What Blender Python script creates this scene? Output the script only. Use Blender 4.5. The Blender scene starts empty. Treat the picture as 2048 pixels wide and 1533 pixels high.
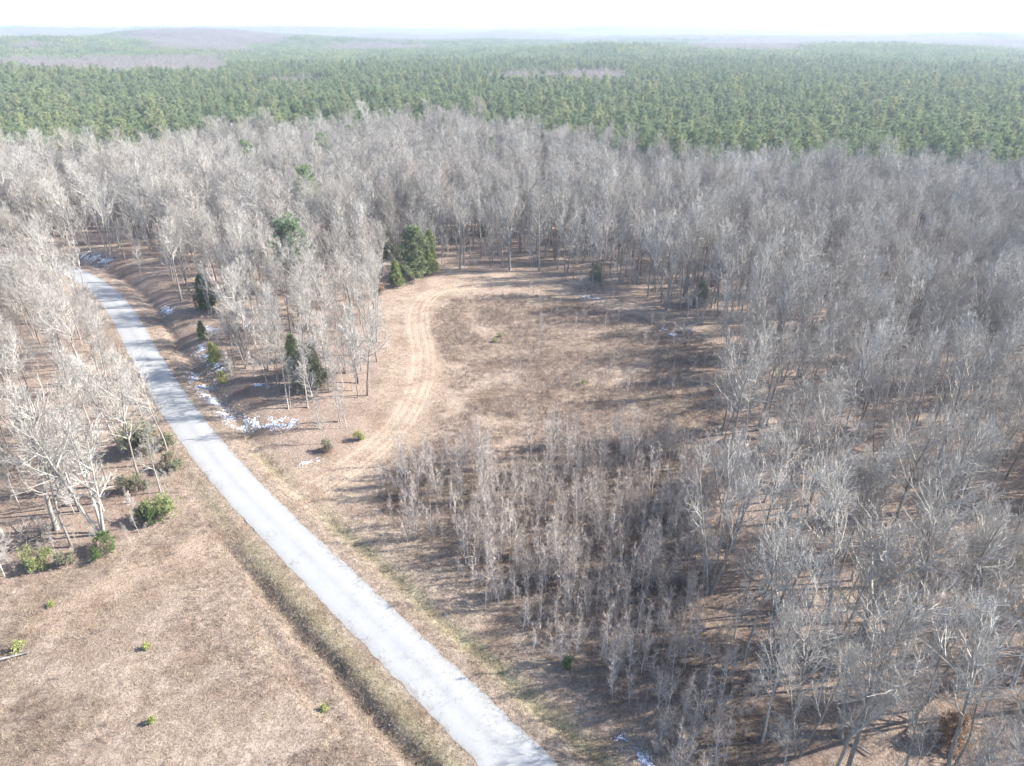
import bpy, math
import numpy as np

# ------------------------------------------------------------------ camera, sky, sun, exposure
S = bpy.context.scene
COL = S.collection
CAM_H = 60.0
PITCH = math.atan((766.5 - 52) / 1365.0)
cam_d = bpy.data.cameras.new('camera'); cam_d.lens = 24.0; cam_d.sensor_width = 36.0
cam_d.clip_start = 0.5; cam_d.clip_end = 60000
cam = bpy.data.objects.new('camera', cam_d); COL.objects.link(cam)
cam.location = (0, 0, CAM_H); cam.rotation_euler = (math.pi / 2 - PITCH, 0, 0)
S.camera = cam

SUN_AZ = math.radians(8.0)      # sun stands to the right (+X), a little beyond
SUN_EL = math.radians(34.0)
sdir = np.array([math.cos(SUN_EL) * math.cos(SUN_AZ), math.cos(SUN_EL) * math.sin(SUN_AZ), math.sin(SUN_EL)])
W = bpy.data.worlds.new('World'); S.world = W; W.use_nodes = True
nt = W.node_tree; nt.nodes.clear()
sky = nt.nodes.new('ShaderNodeTexSky'); sky.sky_type = 'NISHITA'; sky.sun_disc = False
sky.sun_elevation = SUN_EL; sky.sun_rotation = math.pi / 2 - SUN_AZ
sky.air_density = 0.8; sky.dust_density = 0.8; sky.ozone_density = 1.0
bg = nt.nodes.new('ShaderNodeBackground'); bg.inputs[1].default_value = 0.13
wo = nt.nodes.new('ShaderNodeOutputWorld')
nt.links.new(sky.outputs[0], bg.inputs[0]); nt.links.new(bg.outputs[0], wo.inputs[0])

sl = bpy.data.lights.new('sun', 'SUN'); sl.energy = 4.7; sl.angle = math.radians(0.5); sl.color = (1.0, 0.955, 0.90)
so = bpy.data.objects.new('sun', sl); COL.objects.link(so)
from mathutils import Vector
so.rotation_euler = Vector(sdir).to_track_quat('Z', 'Y').to_euler()

S.view_settings.view_transform = 'Standard'; S.view_settings.look = 'None'
S.view_settings.exposure = 1.9; S.view_settings.gamma = 1.0
S.render.engine = 'CYCLES'
cy = S.cycles
cy.max_bounces = 3; cy.diffuse_bounces = 2; cy.glossy_bounces = 1; cy.transmission_bounces = 1
cy.volume_bounces = 0; cy.transparent_max_bounces = 4
cy.use_adaptive_sampling = True; cy.adaptive_threshold = 0.012
cy.use_denoising = True; cy.denoising_prefilter = 'ACCURATE'
cy.sample_clamp_indirect = 4.0
cy.caustics_reflective = False; cy.caustics_refractive = False

# ------------------------------------------------------------------ helpers
rng = np.random.default_rng(7)
F = 1365.0
CP, SP = math.cos(PITCH), math.sin(PITCH)


def at(px, py, z=0.0):
    """ground position of something seen at that place of the photograph, at height z"""
    a = (px - 1024) / F; b = (766.5 - py) / F
    dx, dy, dz = a, CP + b * SP, -SP + b * CP
    t = (z - CAM_H) / dz
    return np.array([dx * t, dy * t])


def proj(x, y, z):
    X = x; Y = y * CP - (z - CAM_H) * SP; Z = y * SP + (z - CAM_H) * CP
    return 1024 + F * X / Y, 766.5 - F * Z / Y, Y


def poly(pts, z=0.0):
    return np.array([at(px, py, z) for px, py in pts])


def inside(P, pg):
    x, y = P[:, 0], P[:, 1]; r = np.zeros(len(P), bool); n = len(pg)
    for i in range(n):
        x0, y0 = pg[i]; x1, y1 = pg[(i + 1) % n]
        c = (y0 > y) != (y1 > y)
        with np.errstate(divide='ignore', invalid='ignore'):
            r ^= c & (x < (x1 - x0) * (y - y0) / (y1 - y0 + 1e-12) + x0)
    return r


_lat = np.random.default_rng(3).random((256, 256))


def vnoise(x, y):
    xi = np.floor(x).astype(int); yi = np.floor(y).astype(int)
    fx = x - xi; fy = y - yi; fx = fx * fx * (3 - 2 * fx); fy = fy * fy * (3 - 2 * fy)
    a = _lat[xi & 255, yi & 255]; b = _lat[(xi + 1) & 255, yi & 255]
    c = _lat[xi & 255, (yi + 1) & 255]; d = _lat[(xi + 1) & 255, (yi + 1) & 255]
    return (a * (1 - fx) + b * fx) * (1 - fy) + (c * (1 - fx) + d * fx) * fy


def fbm(x, y, o=4):
    s = 0; a = .5; t = 0
    for k in range(o):
        s = s + a * vnoise(x * 2 ** k + 17.3 * k, y * 2 ** k + 5.1 * k); t += a; a *= .5
    return s / t


def smooth(a, b, x):
    t = np.clip((x - a) / (b - a), 0, 1); return t * t * (3 - 2 * t)


def soft(P, pg, w=1.5, n=5):
    """soft, ragged inside-ness of polygon pg"""
    j = np.c_[fbm(P[:, 0] / 5, P[:, 1] / 5) - .5, fbm(P[:, 0] / 5 + 90, P[:, 1] / 5 + 40) - .5] * w * 4
    r = np.zeros(len(P)); g = np.random.default_rng(5)
    for k in range(n):
        r += inside(P + j + g.normal(0, w * .5, 2), pg)
    return r / n


# ------------------------------------------------------------------ the layout of the place
ROAD_L = [(957, 1533), (874, 1448), (700, 1258), (563, 1130), (448, 1000), (379, 910), (342, 859), (308, 801), (267, 739),
          (239, 678), (222, 637), (199, 602), (160, 565), (95, 538)]
ROAD_R = [(1117, 1533), (995, 1408), (874, 1300), (700, 1137), (553, 1000), (475, 927), (420, 862), (376, 797), (338, 739),
          (308, 685), (284, 637), (253, 596), (212, 560), (137, 524)]
rl = poly(ROAD_L); rr = poly(ROAD_R)


def resample(p, n):
    d = np.r_[0, np.cumsum(np.hypot(*np.diff(p, axis=0).T))]
    s = np.linspace(0, d[-1], n); return np.c_[np.interp(s, d, p[:, 0]), np.interp(s, d, p[:, 1])]


def smoothline(p, n, k=5):
    q = resample(p, n); m = n // 14 | 1
    pad = np.vstack([2 * q[0] - q[m:0:-1], q, 2 * q[-1] - q[-2:-m - 2:-1]])
    ker = np.hanning(2 * m + 1); ker /= ker.sum()
    return np.c_[np.convolve(pad[:, 0], ker, 'valid'), np.convolve(pad[:, 1], ker, 'valid')]


mid = (resample(rl, 14) + resample(rr, 14)) / 2
near = mid[0] + (mid[0] - mid[2]) / np.linalg.norm(mid[0] - mid[2]) * 30
mid = np.vstack([near, mid, [[-152, 193], [-190, 199], [-240, 200]]])
ROAD = smoothline(mid, 200)
RTAN = np.gradient(ROAD, axis=0); RTAN /= np.linalg.norm(RTAN, axis=1)[:, None]
RNOR = np.c_[RTAN[:, 1], -RTAN[:, 0]]     # to the right of the direction away from the camera


def road_s(P):
    """signed distance to the road's centre line (right positive) and the index along it"""
    s = np.full(len(P), 99.0); ix = np.zeros(len(P), int)
    m = (P[:, 0] > -260) & (P[:, 0] < 60) & (P[:, 1] > 0) & (P[:, 1] < 240)
    Q = P[m]; so_ = np.zeros(len(Q)); io = np.zeros(len(Q), int)
    for c in range(0, len(Q), 20000):
        q = Q[c:c + 20000]
        d = ((q[:, None] - ROAD[None]) ** 2).sum(2); k = d.argmin(1)
        v = q - ROAD[k]; so_[c:c + 20000] = (v * RNOR[k]).sum(1) + 0 * k
        dd = np.sqrt(d[np.arange(len(q)), k]); sg = np.sign(so_[c:c + 20000]); so_[c:c + 20000] = sg * np.maximum(np.abs(so_[c:c + 20000]), dd * .98)
        io[c:c + 20000] = k
    s[m] = so_; ix[m] = io
    return s, ix


CLEAR = poly([(480, 905), (560, 935), (640, 925), (705, 880), (750, 800), (768, 720), (757, 640), (772, 590), (880, 548), (1000, 542),
              (1110, 548), (1180, 590), (1290, 610), (1400, 650), (1450, 700), (1465, 780), (1440, 860), (1420, 950), (1430, 1040),
              (1400, 1120), (1410, 1210), (1460, 1300), (1520, 1380), (1500, 1460), (1540, 1700), (1000, 1700), (700, 1200)])
LOWFIELD = poly([(-300, 1180), (0, 1165), (60, 1160), (150, 1130), (220, 1110), (290, 1075), (355, 1020), (350, 960), (370, 900), (600, 1100),
                 (1000, 1533), (1100, 1800), (-400, 1800)])
FIELD = poly([(905, 600), (860, 640), (880, 700), (905, 760), (880, 830), (860, 880), (810, 920), (770, 960), (740, 1010), (800, 1060), (930, 1140), (1060, 1290),
              (1200, 1380), (1350, 1500), (1400, 1700), (1540, 1700), (1520, 1380), (1410, 1210), (1400, 1120), (1430, 1040), (1420, 950), (1440, 860),
              (1440, 760), (1420, 690), (1290, 640), (1180, 610), (1080, 585), (960, 590)])
SAPL = poly([(775, 950), (860, 915), (980, 900), (1120, 890), (1250, 870), (1380, 900), (1425, 960), (1420, 1100), (1410, 1210), (1470, 1320), (1510, 1400), (1480, 1500), (1520, 1650),
             (1400, 1650), (1330, 1530), (1200, 1400), (1120, 1340), (1050, 1280), (960, 1180), (850, 1090), (775, 1030)])
TRACK = smoothline(poly([(520, 1040), (600, 1000), (690, 940), (760, 890), (815, 830), (845, 760), (848, 700), (835, 650), (838, 610), (870, 580), (960, 568), (1090, 566)]), 160)
TTAN = np.gradient(TRACK, axis=0); TTAN /= np.linalg.norm(TTAN, axis=1)[:, None]
TNOR = np.c_[TTAN[:, 1], -TTAN[:, 0]]
OPENWOOD = poly([(130, 480), (230, 455), (320, 520), (420, 640), (480, 760), (600, 860), (640, 900), (540, 940), (440, 850), (340, 700), (230, 560), (150, 520)])
PINE_EDGE = [(-900, 290), (-400, 290), (0, 285), (150, 292), (250, 288), (400, 260), (480, 252), (600, 246), (700, 243), (800, 236), (900, 228), (960, 236), (1050, 250),
             (1200, 272), (1300, 290), (1400, 302), (1500, 304), (1600, 304), (1700, 304), (1800, 306), (1900, 312), (2048, 318), (2500, 330), (3000, 340)]
pe = np.array([at(px, py, 19.0) for px, py in PINE_EDGE])
PE_AZ = np.arctan2(pe[:, 0], pe[:, 1]); PE_D = np.hypot(pe[:, 0], pe[:, 1])


def track_s(P):
    s = np.full(len(P), 99.0)
    lo = TRACK.min(0) - 20; hi = TRACK.max(0) + 20
    m = (P > lo).all(1) & (P < hi).all(1); Q = P[m]; r = np.zeros(len(Q))
    for c in range(0, len(Q), 20000):
        q = Q[c:c + 20000]; d = ((q[:, None] - TRACK[None]) ** 2).sum(2); k = d.argmin(1)
        v = ((q - TRACK[k]) * TNOR[k]).sum(1); dd = np.sqrt(d[np.arange(len(q)), k])
        r[c:c + 20000] = np.where(np.abs(v) > dd * .5, np.sign(v) * dd, v)
    s[m] = r
    return s


# far hills: (photo column, distance, height, half width across, half depth)
HILLS = [(40, 800, 10, 110, 70), (270, 700, 6, 45, 45), (450, 720, 6, 50, 45),
         (240, 1650, 19, 300, 180), (500, 2300, 31, 300, 300), (-200, 1700, 14, 400, 300),
         (760, 2100, 10, 500, 300), (1000, 1400, 3, 200, 200), (1190, 1250, 14, 130, 150),
         (1650, 1450, 14, 260, 220), (1950, 1100, 5, 250, 160), (1400, 1150, 6, 200, 120),
         (1400, 2200, 4, 400, 200), (760, 1300, 3, 300, 150), (2100, 3000, 14, 900, 500), (0, 4500, 22, 1200, 600),
         (700, 4600, 30, 1000, 500), (1200, 4800, 26, 900, 450), (960, 3300, 14, 500, 300), (1700, 5600, 24, 1400, 600)]
HB = []
for c, d, h, wa, wd in HILLS:
    az = math.atan((c - 1024) / F / math.cos(math.radians(26)))
    HB.append((math.sin(az) * d, math.cos(az) * d, h, wa, wd, az))


def height(x, y, s=None, ix=None):
    x = np.asarray(x, float); y = np.asarray(y, float)
    d = np.hypot(x, y)
    z = (fbm(x / 35, y / 35, 3) - .5) * 1.1 * smooth(35, 90, d) + (fbm(x / 7 + 50, y / 7, 2) - .5) * .28
    far = smooth(450, 1100, d)
    z = z + far * (fbm(x / 320 + 9, y / 320 + 3, 4) - .5) * 9
    z = z + smooth(1100, 2200, d) * (fbm(x / 420 + 31, y / 230 + 12, 3) - .5) * 30
    z = z + smooth(2500, 6000, d) * (fbm(x / 1500 + 2, y / 900 + 7, 3) - .42) * 55
    for hx, hy, h, wa, wd, az in HB:
        ux, uy = math.cos(az), -math.sin(az)
        a = (x - hx) * ux + (y - hy) * uy; b = (x - hx) * (-uy) + (y - hy) * ux
        z = z + h * np.exp(-(a / wa) ** 2 - (b / wd) ** 2)
    z = np.where(d > 9000, z * 0.6 + 6, z)
    z = np.minimum(z, 36)
    if s is None:
        sh = x.shape; s, ix = road_s(np.c_[x.ravel(), y.ravel()]); s = s.reshape(sh); ix = ix.reshape(sh)
    yy = ROAD[ix][..., 1]
    fl = smooth(9, 3.6, np.abs(s)); z = z * (1 - fl) + .12 * fl
    nl = smooth(82, 62, yy)                       # the near left ditch
    wob = (fbm(x / 3 + 5, y / 3, 2) - .5) * .8
    lp = -1.1 * np.exp(-((s + 6.5 + wob) / 1.0) ** 2) - .4 * np.exp(-((s + 9.6 + wob * 1.5) / .8) ** 2) * smooth(48, 54, yy) * smooth(66, 60, yy) + .35 * smooth(-9, -12, s) * smooth(-40, -20, s)
    z = z + nl * np.where(s < 0, lp, 0) - (1 - nl) * np.where(s < 0, .35 * np.exp(-((s + 5.2) / 1.2) ** 2), 0)
    fr = smooth(84, 98, yy) * smooth(215, 190, yy)  # the far right ditch under its bank
    rp = -.7 * np.exp(-((s - 6.8 + wob * .6) / 1.0) ** 2) + 1.4 * smooth(7.0, 12, s) * smooth(45, 22, s)
    z = z + fr * np.where(s > 0, rp, 0) - (1 - fr) * np.where(s > 0, .45 * np.exp(-((s - 5.6 + wob * .5) / .9) ** 2), 0)
    ts = track_s(np.c_[x.ravel(), y.ravel()]).reshape(x.shape)
    for o in (-1.9, -.7, .9, 2.1):
        z = z - .09 * np.exp(-((ts - o) / .28) ** 2)
    return z


def hz1(x, y):
    return float(height(np.array([x]), np.array([y]))[0])


# ------------------------------------------------------------------ mesh building
class MB:
    def __init__(s): s.v = []; s.q = []; s.t = []; s.qm = []; s.tm = []; s.n = 0

    def add(s, v, q=None, t=None, m=0):
        v = np.asarray(v, float).reshape(-1, 3); s.v.append(v)
        if q is not None and len(q): s.q.append(np.asarray(q) + s.n); s.qm.append(np.full(len(q), m))
        if t is not None and len(t): s.t.append(np.asarray(t) + s.n); s.tm.append(np.full(len(t), m))
        s.n += len(v)

    def arrays(s):
        v = np.vstack(s.v)
        q = np.vstack(s.q) if s.q else np.zeros((0, 4), int); t = np.vstack(s.t) if s.t else np.zeros((0, 3), int)
        qm = np.concatenate(s.qm) if s.qm else np.zeros(0, int); tm = np.concatenate(s.tm) if s.tm else np.zeros(0, int)
        return v, q, t, qm, tm


def make_mesh(name, v, q, t, qm=None, tm=None, mats=(), smooth_f=False):
    me = bpy.data.meshes.new(name)
    nv, nq, ntr = len(v), len(q), len(t)
    me.vertices.add(nv); me.vertices.foreach_set('co', np.ascontiguousarray(v, np.float32).ravel())
    me.loops.add(nq * 4 + ntr * 3)
    me.loops.foreach_set('vertex_index', np.r_[q.ravel(), t.ravel()].astype(np.int32))
    me.polygons.add(nq + ntr)
    me.polygons.foreach_set('loop_start', np.r_[np.arange(nq) * 4, nq * 4 + np.arange(ntr) * 3].astype(np.int32))
    me.polygons.foreach_set('loop_total', np.r_[np.full(nq, 4), np.full(ntr, 3)].astype(np.int32))
    if qm is not None: me.polygons.foreach_set('material_index', np.r_[qm, tm].astype(np.int32))
    me.polygons.foreach_set('use_smooth', np.full(nq + ntr, smooth_f))
    for m in mats: me.materials.append(m)
    me.update(calc_edges=True)
    return me


def mb_mesh(name, mb, mats, smooth_f=False):
    v, q, t, qm, tm = mb.arrays(); return make_mesh(name, v, q, t, qm, tm, mats, smooth_f)


def tubes(mb, pts, rad, k=3, m=0):
    """pts (N,n,3) polylines, rad (N,n) radii -> tubes of k sides"""
    N, n, _ = pts.shape
    T = np.gradient(pts, axis=1); T /= np.linalg.norm(T, axis=2)[..., None] + 1e-9
    ref = np.where(np.abs(T[..., 2:3]) > .9, np.array([1., 0, 0]), np.array([0, 0, 1.]))
    if n > 2: ref = np.repeat(ref[:, :1], n, axis=1)
    U = np.cross(T, ref); U /= np.linalg.norm(U, axis=2)[..., None] + 1e-9
    V = np.cross(T, U)
    a = np.arange(k) * 2 * np.pi / k
    R = pts[:, :, None] + rad[:, :, None, None] * (U[:, :, None] * np.cos(a)[None, None, :, None] + V[:, :, None] * np.sin(a)[None, None, :, None])
    idx = np.arange(N * n * k).reshape(N, n, k)
    A = idx[:, :-1]; B = idx[:, 1:]
    q = np.stack([A, np.roll(A, -1, 2), np.roll(B, -1, 2), B], -1).reshape(-1, 4)
    mb.add(R.reshape(-1, 3), q, None, m)


def cones(mb, p, d, L, r, m=0):
    """N thin three-sided pointed twigs"""
    N = len(p); d = d / (np.linalg.norm(d, axis=1)[:, None] + 1e-9)
    ref = np.where(np.abs(d[:, 2:3]) > .9, np.array([1., 0, 0]), np.array([0, 0, 1.]))
    U = np.cross(d, ref); U /= np.linalg.norm(U, axis=1)[:, None] + 1e-9; V = np.cross(d, U)
    a = np.arange(3) * 2 * np.pi / 3
    base = p[:, None] + r[:, None, None] * (U[:, None] * np.cos(a)[None, :, None] + V[:, None] * np.sin(a)[None, :, None])
    tip = (p + d * L[:, None])[:, None]
    v = np.concatenate([base, tip], 1).reshape(-1, 3); i = np.arange(N) * 4
    t = np.concatenate([np.c_[i, i + 1, i + 3], np.c_[i + 1, i + 2, i + 3], np.c_[i + 2, i, i + 3]])
    mb.add(v, None, t, m)


def nrm(d): return d / (np.linalg.norm(d, axis=-1)[..., None] + 1e-9)


def polyline(g, p, d, L, n, bend, up):
    """N polylines of n+1 points starting at p, wandering"""
    N = len(p); out = np.zeros((N, n + 1, 3)); out[:, 0] = p; d = nrm(d.copy())
    for i in range(n):
        d = nrm(d + g.normal(0, bend, (N, 3)) + np.array([0, 0, up]))
        out[:, i + 1] = out[:, i] + d * (L / n)[:, None]
    return out


def children(g, pl, rad, L, cnt, t0, ang, ratio, rr_):
    """start points, directions, lengths, radii of cnt children per polyline"""
    N, n, _ = pl.shape; n -= 1
    t = (t0 + (1 - t0) * (np.arange(cnt)[None] + g.random((N, cnt))) / cnt) * .99
    f = t * n; i = f.astype(int); w = (f - i)[..., None]; ar = np.arange(N)[:, None]
    p = pl[ar, i] * (1 - w) + pl[ar, i + 1] * w
    D = nrm(pl[ar, i + 1] - pl[ar, i])
    r = nrm(g.normal(0, 1, (N, cnt, 3))); r = nrm(r - (r * D).sum(-1)[..., None] * D)
    an = np.radians(ang + g.normal(0, 9, (N, cnt)))[..., None]
    d = D * np.cos(an) + r * np.sin(an)
    Lc = L[:, None] * ratio * (1.15 - .65 * t) * g.uniform(.7, 1.25, (N, cnt))
    rp = rad[ar, i] * (1 - w[..., 0]) + rad[ar, i + 1] * w[..., 0]
    rc = np.minimum(rp * .85, Lc * rr_)
    return p.reshape(-1, 3), d.reshape(-1, 3), Lc.ravel(), rc.ravel()


def bare_tree(seed, H=21, r0=.2, t0=.42, limbs=16, ang=38, spread=.34, stems=1, fine=1.0, pale=False, lean=0.0, thick=1.0):
    """returns (trunk MB, crown MB)"""
    g = np.random.default_rng(seed); tr = MB(); cr = MB()
    p0 = np.zeros((stems, 3)); d0 = np.tile([0, 0, 1.], (stems, 1))
    if stems > 1:
        a = np.arange(stems) * 2 * np.pi / stems + g.random() * 6
        d0 = np.c_[np.cos(a) * .23, np.sin(a) * .23, np.ones(stems)]; p0[:, :2] = np.c_[np.cos(a), np.sin(a)] * r0 * .7
    d0 = d0 + np.array([lean, 0, 0])
    L0 = np.full(stems, H * .93) * (g.uniform(.85, 1, stems) if stems > 1 else 1)
    n0 = 12; pl = polyline(g, p0, d0, L0, n0, .035, .03); pl[:, 0, 2] -= .4
    s = np.linspace(0, 1, n0 + 1)
    prof = (1 - s * .88) * np.where(s < .03, 1.35, 1)
    rad = np.tile(r0 * prof, (stems, 1)) * (0.8 if stems > 1 else 1)
    tubes(tr, pl, rad, 7)
    # dead snags low on the trunk
    p, d, L, r = children(g, pl[:, :8], rad[:, :8], L0 * .3, 4, .35, 70, .35, .014)
    q = polyline(g, p, d, L, 3, .12, .0); tubes(tr, q, r[:, None] * np.array([1, .7, .5, .2])[None], 3)
    # limbs
    i0 = 0
    p, d, L, r = children(g, pl, rad, L0, limbs, t0, ang, spread, .024)
    uu = np.clip((p[:, 2] / (H * .93) - t0) / (1 - t0), 0, 1)
    if H > 11: L = L * (.62 + .62 * np.sin(np.pi * np.clip(uu * .8 + .12, 0, 1))); d[:, 2] += .35 * uu
    q1 = polyline(g, p, d, L, 5, .11, .15); r1 = r[:, None] * np.linspace(1, .35, 6)[None]
    tubes(cr, q1, r1 * thick, 4, 1)
    c2 = max(3, int(7 * fine)); p, d, L2, r2 = children(g, q1, r1, L, c2, .15, 42, .52, .018)
    q2 = polyline(g, p, d, L2, 3, .14, .10); rr2 = np.maximum(r2[:, None] * np.linspace(1, .4, 4)[None], .016)
    tubes(cr, q2, rr2 * thick, 3, 1)
    c3 = max(3, int(5 * fine)); p, d, L3, r3 = children(g, q2, rr2, L2, c3, .1, 40, .55, .010)
    L3 = np.maximum(L3, .35)
    q3 = polyline(g, p, d, L3, 2, .16, .08); rr3 = np.maximum(r3[:, None] * np.array([1, .8, .55])[None], .011)
    tubes(cr, q3, rr3 * thick, 3)
    p, d, L4, r4 = children(g, q3, rr3, L3, max(2, int(4 * fine)), .1, 36, .7, .01)
    cones(cr, p, d + np.array([0, 0, .15]), np.maximum(L4, .35), np.full(len(p), .0088 * thick))
    return tr, cr


def tuft_faces(g, mb, c, R, n, Lr, w, up=.3, m=0, flat=1.0):
    """n slender leaf-like triangles radiating inside each clump centre c"""
    N = len(c); d = g.normal(0, 1, (N, n, 3)); d[..., 2] = d[..., 2] * flat + up; d = nrm(d)
    st = c[:, None] + d * (R * g.uniform(0, .6, (N, n)))[..., None]
    L = Lr * g.uniform(.6, 1.3, (N, n)); tip = st + d * L[..., None]
    sd = nrm(np.cross(d, g.normal(0, 1, (N, n, 3)))) * w
    v = np.stack([st - sd, st + sd, tip], 2).reshape(-1, 3)
    mb.add(v, None, np.arange(N * n * 3).reshape(-1, 3), m)


def pine_tree(seed, H=20, base=.45, R=2.35, br=46, tn=16):
    g = np.random.default_rng(seed); tr = MB(); cr = MB()
    pl = polyline(g, np.zeros((1, 3)), np.array([[0, 0, 1.]]), np.array([H]), 8, .02, .05); pl[:, 0, 2] -= .4
    rad = (.19 * (1 - np.linspace(0, 1, 9) * .9))[None]; tubes(tr, pl, rad, 6)
    t = base + (1 - base) * np.sort(g.random(br)) ** .9
    f = t * 8; i = np.minimum(f.astype(int), 7); w = (f - i)[:, None]
    p = pl[0][i] * (1 - w) + pl[0][i + 1] * w
    a = g.random(br) * 2 * np.pi
    u = (t - base) / (1 - base)
    prof = np.sin(np.pi * np.clip(u * .68 + .17, 0, 1)) ** .8 * R * g.uniform(.6, 1.15, br)
    d = np.c_[np.cos(a), np.sin(a), .15 + .7 * u]
    q = polyline(g, p, d, prof, 3, .1, .08)
    tubes(tr, q, (.02 + .012 * prof)[:, None] * np.array([1, .8, .6, .3])[None], 3)
    cs = []
    for k, nn in ((1, 1), (2, 2), (3, 3)):
        for _ in range(nn): cs.append(q[:, k] + g.normal(0, .28, (br, 3)) * np.array([1, 1, .6]))
    c = np.vstack(cs + [pl[0][-1][None] + g.normal(0, .2, (4, 3))])
    tuft_faces(g, cr, c, .34, tn, .46, .055, .35)
    return tr, cr


def cedar_tree(seed, H=8, R=1.9, n=420, tn=14, lo=.04, fat=.75, shrub=False):
    g = np.random.default_rng(seed); tr = MB(); cr = MB()
    pl = polyline(g, np.zeros((1, 3)), np.array([[0, 0, 1.]]), np.array([H * .93]), 6, .02, .05); pl[:, 0, 2] -= .3
    tubes(tr, pl, (.13 * (1 - np.linspace(0, 1, 7) * .9))[None], 6)
    u = lo + (1 - lo) * g.random(n) ** 1.25; a = g.random(n) * 2 * np.pi
    lob = 1 + .26 * np.sin(a * 2 + u * 5 + seed) + .2 * np.sin(a * 5 + u * 11 + seed)
    rr_ = R * (1 - u) ** fat * np.clip(u / .12, .45, 1) * lob * g.uniform(.25, 1.05, n) ** .6
    c = np.c_[np.cos(a) * rr_, np.sin(a) * rr_, u * H]
    if shrub:      # several uneven sub-clumps with bare twigs sticking out
        k = 7; ca = g.random(k) * 6.28; cr_ = R * .75 * np.sqrt(g.random(k)); cz = H * g.uniform(.15, .75, k); w = g.integers(0, k, n); sz = R * g.uniform(.18, .5, k)
        c = np.c_[np.cos(ca) * cr_, np.sin(ca) * cr_, cz][w] + g.normal(0, .55, (n, 3)) * sz[w][:, None]; c[:, 2] = np.abs(c[:, 2]) + .05
        nt_ = int(40 + 50 * R); b0 = np.c_[g.normal(0, R * .4, (nt_, 2)), g.uniform(0, H * .4, nt_)]; cones(tr, b0, np.c_[g.normal(0, .6, (nt_, 2)), np.ones(nt_)], g.uniform(.4, .9, nt_) * H, np.full(nt_, .018), 0)
    sel = g.random(n) < .35
    st = np.c_[np.zeros(sel.sum()), np.zeros(sel.sum()), c[sel, 2] - rr_[sel] * .25]
    st[:, 2] = np.maximum(st[:, 2], .02)
    q = np.stack([st, (st + c[sel]) / 2, c[sel]], 1); tubes(tr, q, np.tile([.03, .02, .008], (len(q), 1)), 3)
    kk = max(1, R / 2.0) ** .7; tuft_faces(g, cr, c, .26 * kk, tn, .34 * kk, .05 * kk, .35)
    return tr, cr


def merged(tr, cr):
    v, q, t, qm, tm = tr.arrays(); v2, q2, t2, qm2, tm2 = cr.arrays(); n = len(v)
    return (np.vstack([v, v2]), np.vstack([q, q2 + n]), np.vstack([t, t2 + n]), np.r_[qm, qm2 + 1], np.r_[tm, tm2 + 1])


# ------------------------------------------------------------------ materials
def new_mat(name):
    m = bpy.data.materials.new(name); m.use_nodes = True; nt = m.node_tree; nt.nodes.clear()
    o = nt.nodes.new('ShaderNodeOutputMaterial'); b = nt.nodes.new('ShaderNodeBsdfPrincipled')
    b.inputs['Roughness'].default_value = .95; b.inputs['Specular IOR Level'].default_value = .1
    nt.links.new(b.outputs[0], o.inputs[0]); return m, nt, b


def N(nt, t, **k):
    n = nt.nodes.new(t)
    for a, v in k.items(): setattr(n, a, v)
    return n


def noise(nt, scale, detail=4, rough=.6, vec=None):
    n = N(nt, 'ShaderNodeTexNoise'); n.inputs['Scale'].default_value = scale; n.inputs['Detail'].default_value = detail
    n.inputs['Roughness'].default_value = rough
    if vec is not None: nt.links.new(vec, n.inputs['Vector'])
    return n.outputs[0]


def ramp(nt, fac, stops):
    r = N(nt, 'ShaderNodeValToRGB'); e = r.color_ramp.elements
    while len(e) > 1: e.remove(e[-1])
    e[0].position = stops[0][0]; e[0].color = (*stops[0][1], 1)
    for p, c in stops[1:]: x = e.new(p); x.color = (*c, 1)
    nt.links.new(fac, r.inputs[0]); return r.outputs[0]


def mix(nt, fac, a, b, mode='MIX'):
    m = N(nt, 'ShaderNodeMix', data_type='RGBA', blend_type=mode)
    for s, v in ((0, fac), (6, a), (7, b)):
        if isinstance(v, (int, float)): m.inputs[s].default_value = v
        elif isinstance(v, tuple): m.inputs[s].default_value = (*v, 1)
        else: nt.links.new(v, m.inputs[s])
    return m.outputs[2]


def math_(nt, op, a, b=None, clamp=False):
    m = N(nt, 'ShaderNodeMath', operation=op, use_clamp=clamp)
    for s, v in ((0, a), (1, b)):
        if v is None: continue
        if isinstance(v, (int, float)): m.inputs[s].default_value = v
        else: nt.links.new(v, m.inputs[s])
    return m.outputs[0]


def attr(nt, name):
    a = N(nt, 'ShaderNodeAttribute'); a.attribute_name = name; return a.outputs['Fac']


def rnd(nt): return N(nt, 'ShaderNodeObjectInfo').outputs['Random']


def bark_mat(name, cols, nscale=1.2):
    m, nt, b = new_mat(name); tc = N(nt, 'ShaderNodeTexCoord').outputs['Object']
    c = ramp(nt, rnd(nt), [(i / max(1, len(cols) - 1), q) for i, q in enumerate(cols)])
    f = ramp(nt, noise(nt, nscale, 5, .7, tc), [(.3, (.55, .55, .55)), (.7, (1.35, 1.35, 1.35))])
    c = mix(nt, 1.0, c, f, 'MULTIPLY'); nt.links.new(c, b.inputs['Base Color']); return m


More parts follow.
